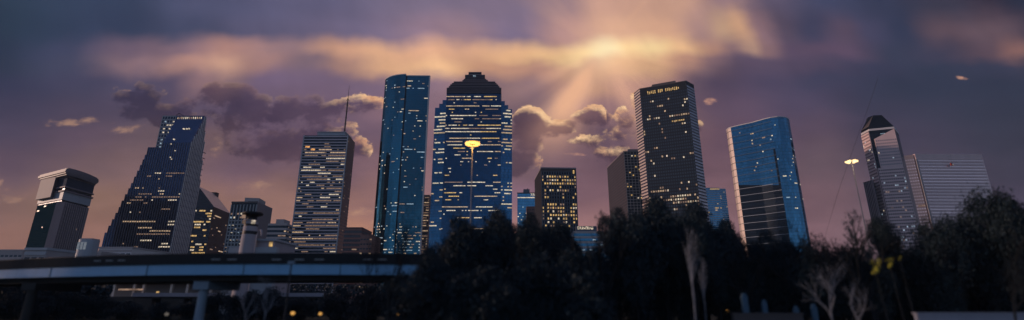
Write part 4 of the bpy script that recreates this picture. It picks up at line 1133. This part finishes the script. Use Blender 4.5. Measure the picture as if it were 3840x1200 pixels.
# bridge lamp posts
def post(x, y0, y1, D, label):
    r = empty('street_lamp', (X(x,y1,D), D, 0), label, 'street lamp')
    z = Zof(y0, D); mb = MB(); xx = X(x, y0, D); mb.tube([(xx,D,0),(xx,D,z)], [.13,.09], 8); mb.build('pole', M['dark_metal'], r)
    mb = MB(); mb.box(xx-.35, xx+.3, D-.2, D+.2, z, z+.3); mb.build('lamp_head', M['pier'], r)
post(1093, 990, 1110, 54, 'short lamp post with a pale head in front of the overpass girder')
post(1083, 1058, 1110, 90, 'small pale-headed lamp post under the overpass')
# blue posts and pale ledges by the bottom edge
M['bluewhite'] = stone('blue_white', (.06, .12, .19), .6, .2, 2)
for k, (x, y0, w, lb) in enumerate(((2788,1100,.42,'tallest pale blue monument slab at the bottom edge right of centre'),(2863,1124,.34,'second pale blue slab from the left, shorter'),(2982,1148,.36,'short blue slab between the dark trunks'),(3048,1140,.4,'pale grey-blue slab nearest the pale bare tree'))):
    w *= .75; D = 56; p = pt(x, y0, D); mb = MB(); zt = p.z
    P = [(p.x-w, D-.15), (p.x+w, D-.15), (p.x+w, D+.15), (p.x-w, D+.15)]
    mb.prism(P, 0, zt-.3); mb.prism([(p.x-w*.6, D-.15), (p.x+w*.6, D-.15), (p.x+w*.6, D+.15), (p.x-w*.6, D+.15)], zt-.3, zt)
    mb.prism([(p.x-w*1.5, D-.4), (p.x+w*1.5, D-.4), (p.x+w*1.5, D+.4), (p.x-w*1.5, D+.4)], 0, .5)
    tag(mb.build('stone_slab', M['bluewhite']), lb, 'monument', 'pale upright slabs by the path')
def ledge(x0, x1, y, D, label, m, h=.35):
    z = CZ+B(y)*D; mb = MB(); mb.box(X(x0,y,D), X(x1,y,D), D, D+.5, 0, z-h*0); mb.box(X(x0,y,D)-.1, X(x1,y,D)+.1, D-.08, D+.58, z, z+.12)
    tag(mb.build('low_wall', M[m]), label, 'wall')
ledge(3440, 3900, 1177, 50, 'pale low wall along the bottom right edge', 'pier2')
ledge(2750, 3010, 1178, 54.5, 'dim low wall behind the pale blue slabs', 'granite_dark')
M_ = None

# ------------------------------------------------------------------ vegetation
def leafmat(name, c, var=.5):
    m, nt, p = mat(name)
    ge = nt.nodes.new('ShaderNodeNewGeometry'); n = nt.nodes.new('ShaderNodeValToRGB')
    nt.links.new(ge.outputs['Random Per Island'], n.inputs[0])
    e = n.color_ramp.elements; e[0].color = tuple(v*(1-var) for v in c)+(1,); e[1].color = tuple(v*(1+var) for v in c)+(1,)
    nt.links.new(n.outputs[0], p.inputs['Base Color']); p.inputs['Roughness'].default_value = .65
    p.inputs['Specular IOR Level'].default_value = .25
    return m
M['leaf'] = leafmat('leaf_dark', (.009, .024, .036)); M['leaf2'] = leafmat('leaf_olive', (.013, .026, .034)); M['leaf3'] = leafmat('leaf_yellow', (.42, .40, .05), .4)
M['bark'] = stone('bark', (.010, .013, .017), .9, .3, 3); M['bark_pale'] = stone('bark_pale', (.20, .22, .27), .85, .35, 3)
def rv(rnd):
    while True:
        v = Vector((rnd.uniform(-1,1), rnd.uniform(-1,1), rnd.uniform(-1,1)))
        if .05 < v.length < 1: return v
def crown_mesh(name, seed, ncl, per, size, spread=.2, shell=.55, m='leaf', low=-1.0, lumps=9):
    """unit-radius crown: leaves in sprays gathered on lumpy boughs"""
    rnd = random.Random(seed); V = []; F = []
    lum = []
    for k in range(lumps):
        v = rv(rnd).normalized(); lum.append((v*rnd.uniform(.42, .66), rnd.uniform(.30, .46)))
    lum.append((Vector((0,0,-.1)), .6))
    for c in range(ncl):
        o, R = rnd.choice(lum); d = rv(rnd).normalized(); cc = o + d*R*(shell+(1-shell)*rnd.random()) 
        if cc.z < low: continue
        sp = spread*rnd.uniform(.5, 1.1)
        for k in range(per):
            p = cc + Vector((rnd.gauss(0, sp*.5), rnd.gauss(0, sp*.5), rnd.gauss(0, sp*.38)))
            a = rv(rnd).normalized(); b = a.cross(rv(rnd)).normalized()
            s = size*rnd.uniform(.6, 1.35); i = len(V)
            V += [tuple(p-a*s), tuple(p+b*s*.45), tuple(p+a*s), tuple(p-b*s*.45)]; F.append((i, i+1, i+2, i+3))
    me = bpy.data.meshes.new(name); me.from_pydata(V, [], F); me.materials.append(M[m]); return me
def limb_mesh(name, seed, m='bark', depth=5, spread=.5, r0=.035, twig=1.0, up=.5, len0=.42):
    """unit-height bare tree: tapering trunk that forks again and again"""
    rnd = random.Random(seed); mb = MB()
    def grow(p, d, L, r, lv):
        pts = [p]; rads = [r]; q = p.copy(); dd = d.copy(); n = 3 if lv < 3 else 2
        for k in range(n):
            dd = (dd + rv(rnd)*.22 + Vector((0,0,.06))).normalized(); q = q + dd*(L/n); pts.append(q.copy()); rads.append(r*(1-.32*(k+1)/n))
        mb.tube(pts, rads, 6 if lv < 2 else (4 if lv < 4 else 3))
        if lv >= depth: return
        nk = 3 if lv < 3 else 2
        for k in range(nk + (1 if rnd.random() < .4*twig else 0)):
            side = rv(rnd); side -= dd*side.dot(dd); side.normalize()
            nd = (dd*(1-spread*.55) + side*spread*rnd.uniform(.6, 1.2) + Vector((0,0,up*.3))).normalized()
            st = pts[-1] if k < 2 else pts[-2]
            grow(st.copy(), nd, L*rnd.uniform(.62, .82), r*.56, lv+1)
    grow(Vector((0,0,0)), Vector((0,0,1)), len0, r0, 0)
    me = bpy.data.meshes.new(name); me.from_pydata(mb.v, [], mb.f); me.materials.append(M[m])
    zmax = max(v[2] for v in mb.v); me.transform(Matrix.Scale(1/zmax, 4)); return me
crowns = [crown_mesh('crown_a', 1, 1500, 14, .036, .16), crown_mesh('crown_b', 2, 1500, 14, .037, .17, lumps=12), crown_mesh('crown_c', 3, 1500, 14, .030, .16, lumps=7)]
olive = [crown_mesh('crown_d', 4, 1500, 14, .029, .17, m='leaf2', lumps=12), crown_mesh('crown_e', 5, 1500, 14, .030, .17, m='leaf2', lumps=9)]
sparse = [crown_mesh('crown_f', 6, 190, 8, .036, .16, .3, m='leaf'), crown_mesh('crown_g', 7, 120, 9, .038, .14, .3, m='leaf')]
solid = [limb_mesh('trunk_a', 21, depth=3, r0=.03, len0=.5), limb_mesh('trunk_b', 22, depth=3, r0=.035, len0=.45)]
bare = [limb_mesh('bare_a', 31, depth=6, r0=.022), limb_mesh('bare_b', 32, depth=6, r0=.025, spread=.6), limb_mesh('bare_c', 33, 'bark_pale', 5, .34, .024, up=1.0, len0=.42, twig=0), limb_mesh('bare_d', 34, 'bark_pale', 5, .62, .020, up=.5, twig=0)]
def tree(x, ytop, D, rpx, label, pool, k=0, cat='tree', group='leafy trees along the bayou', kind='tree', hr=None):
    ztop = CZ+B(ytop)*D; R = rpx/FPX*D/.97; cx_ = X(x, ytop+60, D)
    r = empty(kind, (cx_, D, 0), label, cat, group)
    rnd = random.Random(int(x*7+D))
    zl = max(.3, ztop-(hr or 4.5*R)); H = (ztop-zl)/2*.96
    o = bpy.data.objects.new('crown', pool[k % len(pool)]); col.objects.link(o); o.parent = r
    o.location = (0, 0, zl+H); o.scale = (R*1.28, R*1.28, H*1.1); o.rotation_euler = (0, 0, rnd.uniform(0, 6.28))
    t = bpy.data.objects.new('trunk', solid[k % 2]); col.objects.link(t); t.parent = r; t.scale = (ztop*.75, ztop*.75, (zl+H*1.5)); t.rotation_euler = (0, 0, rnd.uniform(0, 6.28))
    return r
T = [
 (1655, 862, 72, 62, 'dark tree at the left end of the tree row, before the tallest tower', 0),
 (1730, 800, 66, 85, 'round dark tree directly under the amber mast light', 1),
 (1830, 768, 68, 95, 'tallest dark tree in front of the central tower', 2),
 (1905, 800, 74, 52, 'narrow dark tree below the right wing of the central tower', 0),
 (1992, 790, 64, 58, 'dark tree in front of the small blue block', 1),
 (2075, 812, 70, 80, 'wide dark tree covering the base of the dark squared block', 2),
 (2165, 872, 60, 75, 'lower dark tree left of the rooftop sign', 0),
 (2235, 915, 66, 60, 'low dark tree under the rooftop sign', 1),
 (2300, 765, 70, 50, 'dark tree with a ragged branch reaching left, before the gridded tower', 2),
 (2365, 728, 66, 90, 'large dark tree hiding the foot of the gridded tower', 0),
 (2470, 726, 70, 95, 'broadest dark tree below the big dark tower', 1),
 (2570, 745, 66, 85, 'dark tree below the right edge of the big dark tower', 2),
 (2660, 792, 68, 75, 'dark tree in front of the mid-rise with pale ledges', 0),
 (2728, 822, 74, 50, 'small dark tree just left of the rounded tower', 1),
 (2845, 850, 72, 58, 'dark tree in front of the rounded tower', 2),
 (2948, 830, 68, 75, 'dark tree at the right base of the rounded tower', 0),
 (3020, 905, 64, 70, 'low dark tree right of the rounded tower', 1),
]
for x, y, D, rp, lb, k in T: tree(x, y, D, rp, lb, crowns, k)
T += [
 (1615, 918, 53, 52, 'low dark tree where the overpass disappears', 1),
 (1782, 782, 73, 70, 'dark tree just left of the central tower mast pole base', 0),
 (1872, 776, 76, 70, 'dark tree just right of the mast pole base', 1),
 (2035, 800, 76, 62, 'dark tree at the left corner of the dark squared block', 0),
 (2122, 838, 78, 62, 'dark tree at the right corner of the dark squared block', 1),
 (2418, 730, 77, 84, 'dark tree between the gridded tower and the big dark tower', 2),
 (2520, 738, 78, 80, 'dark tree before the middle of the big dark tower', 0),
 (2618, 772, 78, 70, 'dark tree behind the pale upright leafless tree', 1),
 (2692, 812, 78, 62, 'dark tree below the right side of the mid-rise with ledges', 2),
]
for x, y, D, rp, lb, k in T[17:]: tree(x, y, D, rp, lb, crowns, k)
T2 = [
 (3125, 915, 66, 80, 'low olive tree under the slim mast light', 1),
 (3310, 778, 70, 48, 'small round tree in front of the annex of the pyramid-topped tower', 0),
 (3235, 905, 64, 75, 'olive tree above the yellow-green leaves', 1),
 (3400, 868, 68, 80, 'olive tree between the pyramid-topped tower and the broad granite block', 0),
 (3490, 800, 64, 90, 'olive tree below the left edge of the broad granite block', 1),
 (3590, 735, 68, 95, 'big olive tree before the middle of the broad granite block', 0),
 (3700, 690, 62, 105, 'tall olive tree right of the broad granite block', 1),
 (3815, 662, 60, 100, 'tallest olive tree at the right edge', 0),
]
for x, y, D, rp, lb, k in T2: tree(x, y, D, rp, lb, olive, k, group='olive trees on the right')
T3 = [(2262, 755, 60, 34, 'thin leafy sapling with sparse leaves left of the large dark tree', 1), (3060, 832, 62, 60, 'thin-leaved tree showing sky, right of the rounded tower', 0), (3130, 860, 66, 55, 'sparse tree between the rounded tower and the slim mast', 0),
      (3205, 755, 60, 48, 'spindly tree with scattered leaves beside the slim mast', 1), (1945, 800, 66, 30, 'thin tree with sky gaps beside the small blue block', 0), (2780, 862, 66, 34, 'sparse tree with light gaps at the left base of the rounded tower', 1), (2955, 795, 66, 36, 'wispy treetop before the right face of the rounded tower', 1)]
for x, y, D, rp, lb, k in T3: tree(x, y, D, rp, lb, sparse, k, group='thin leafy trees', hr=9)
def baretree(x, ytop, D, w, label, k, dz=0):
    z = CZ+B(ytop)*D; r = bpy.data.objects.new('bare_tree', bare[k]); col.objects.link(r)
    r.location = (X(x, ytop+40, D), D, 0); r.scale = (z*w, z*w, z); r.rotation_euler = (0, 0, k*1.3+x*.01)
    tag(r, label, 'tree', 'leafless trees')
baretree(1492, 748, 52, .75, 'dark leafless tree spreading in front of the curved blue tower', 0)
baretree(1402, 826, 56, .5, 'small leafless tree left of the curved blue tower', 1)
baretree(2575, 848, 48, .42, 'pale upright leafless tree glowing against the dark woods', 2)
baretree(2625, 960, 50, .35, 'smaller pale leafless tree beside the upright pale one', 2)
baretree(3090, 962, 48, .8, 'pale spreading leafless tree below the slim mast', 3)
baretree(3190, 1040, 46, .8, 'low pale leafless tree with forked limbs near the low wall', 3)
baretree(1010, 1010, 52, .6, 'dim pale leafless tree under the overpass', 3)
baretree(930, 1060, 50, .6, 'short dim leafless tree beside the bridge pier', 3)
baretree(3740, 930, 46, .8, 'dark leafless tree in front of the right-hand trees', 1)
baretree(1935, 870, 58, .4, 'dim leafless tree in front of the central trees', 0)
# yellow-green leaves catching lamp light
yc = crown_mesh('crown_y', 9, 30, 9, .065, .24, .3, m='leaf3', lumps=4)
for x, y, D, R, lb in ((3278, 992, 50, 1.0, 'bright yellow-green leafy sapling in the dark right-hand trees'), (3335, 980, 51, .7, 'dimmer yellow-green sapling beside the bright one'), (3372, 966, 52, .32, 'small yellow leaf spray right of the two saplings')):
    p = pt(x, y, D); r = empty('sapling', (p.x, D, 0), lb, 'sapling', 'yellow-green saplings')
    o = bpy.data.objects.new('crown', yc); col.objects.link(o); o.parent = r; o.location = (0, 0, p.z); o.scale = (R*.8, R*.8, R*1.2); o.rotation_euler = (0, 0, x)
    mb = MB(); mb.tube([(p.x+.3, D, 0), (p.x+.1, D, p.z*.5), (p.x, D, p.z)], [.05, .04, .02], 6); mb.build('trunk', M['granite_black'], r)
ld = bpy.data.lights.new('lamp_light', 'SPOT'); ld.energy = 420; ld.color = (1, .86, .4); ld.spot_size = radians(40); ld.spot_blend = .6
def floodlamp():
    p = pt(3290, 1100, 46); r = empty('flood_lamp', (p.x, 46, 0), 'small upward floodlight below the yellow-green leaves', 'lamp')
    mb = MB(); mb.lathe(p.x, 46, [(.12,0),(.12,.25),(.2,.3),(.2,.55),(.001,.56)], 12); mb.build('housing', M['dark_metal'], r)
    lo = bpy.data.objects.new('lamp_light', ld); col.objects.link(lo); lo.parent = r; lo.location = (0, 0, .8)
    d = Vector(pt(3300, 985, 50))-Vector((p.x, 46, .8)); lo.rotation_euler = d.to_track_quat('-Z', 'Y').to_euler()
floodlamp()
# dark understory shrubs
sh = [crown_mesh('bush_a', 41, 620, 14, .042, .22), crown_mesh('bush_b', 42, 620, 14, .042, .22)]
rnd = random.Random(5)
spots = [(x, 56+rnd.uniform(14, 24)) for x in range(1560, 3900, 75)] + [(x, 50+rnd.uniform(0, 4)) for x in range(1600, 2200, 62)]
for x, D in spots:
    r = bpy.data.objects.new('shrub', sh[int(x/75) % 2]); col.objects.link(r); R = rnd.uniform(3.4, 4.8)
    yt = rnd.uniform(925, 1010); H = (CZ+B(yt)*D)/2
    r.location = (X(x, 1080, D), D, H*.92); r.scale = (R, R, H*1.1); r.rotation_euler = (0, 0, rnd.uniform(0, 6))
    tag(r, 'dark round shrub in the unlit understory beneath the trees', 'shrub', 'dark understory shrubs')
for x, D, y in ((60,100,1068),(170,96,1075),(280,100,1082),(390,104,1112),(500,100,1118),(610,100,1120),(720,104,1118),(830,100,1085),(915,96,1070),(990,98,1066),(1050,100,1085),(1150,96,1108),(1270,92,1062),(1370,88,1058),(1460,84,1050),(1545,80,1010)):
    r = bpy.data.objects.new('shrub', sh[int(x/75) % 2]); col.objects.link(r); R = 4.2
    H = (CZ+B(y)*D)/2; r.location = (X(x, 1110, D), D, H*.9); r.scale = (R, R, max(.8, H*1.15)); r.rotation_euler = (0, 0, rnd.uniform(0, 6))
    tag(r, 'dark shrub in the shadow under the overpass', 'shrub', 'dark shrubs under the overpass')
# far dark woods closing the horizon
V = []; F = []; rnd = random.Random(8)
def mass(x0, x1, D, ytop, n):
    for k in range(n):
        x = rnd.uniform(x0, x1); d = D+rnd.uniform(-8, 12); zt = CZ+B(ytop+rnd.uniform(-6, 14))*d*(1 if True else 1)
        z = zt*(1-rnd.random()**2*1.0); p = Vector((X(x, ytop, d), d, z)); s = rnd.uniform(.35, .8)
        a = rv(rnd).normalized(); b = a.cross(rv(rnd)).normalized(); i = len(V)
        V.extend([tuple(p-a*s), tuple(p+b*s*.6), tuple(p+a*s), tuple(p-b*s*.6)]); F.append((i, i+1, i+2, i+3))
mass(1500, 3950, 185, 985, 14000); mass(-150, 1600, 175, 1072, 9000); mass(-150, 420, 110, 1066, 4000)
for k in range(9000):  # added leaf bank outside the view, put there to shade the overpass
    p = Vector((rnd.uniform(-134, -116), rnd.uniform(48, 100), 25*rnd.random()**.8)); s = rnd.uniform(.5, .9)
    a = rv(rnd).normalized(); b = a.cross(rv(rnd)).normalized(); i = len(V)
    V.extend([tuple(p-a*s), tuple(p+b*s*.6), tuple(p+a*s), tuple(p-b*s*.6)]); F.append((i, i+1, i+2, i+3))
me = bpy.data.meshes.new('woods'); me.from_pydata(V, [], F); me.materials.append(M['leaf'])
o = bpy.data.objects.new('woods', me); col.objects.link(o); tag(o, 'dark woods closing the horizon, with an added unseen leaf bank shading the overpass', 'woods', kind='stuff')

# ------------------------------------------------------------------ evening air
m = bpy.data.materials.new('haze'); m.use_nodes = True; nt = m.node_tree; nt.nodes.clear()
pv = nt.nodes.new('ShaderNodeVolumePrincipled'); pv.inputs['Color'].default_value = (.55, .72, 1, 1); pv.inputs['Density'].default_value = .00007; pv.inputs['Anisotropy'].default_value = 0
mo = nt.nodes.new('ShaderNodeOutputMaterial'); nt.links.new(pv.outputs[0], mo.inputs['Volume'])
mb = MB(); mb.box(-1500, 1500, -60, 1400, -1, 420); tag(mb.build('haze', m), 'thin bluish evening haze over the city', 'haze', kind='stuff')
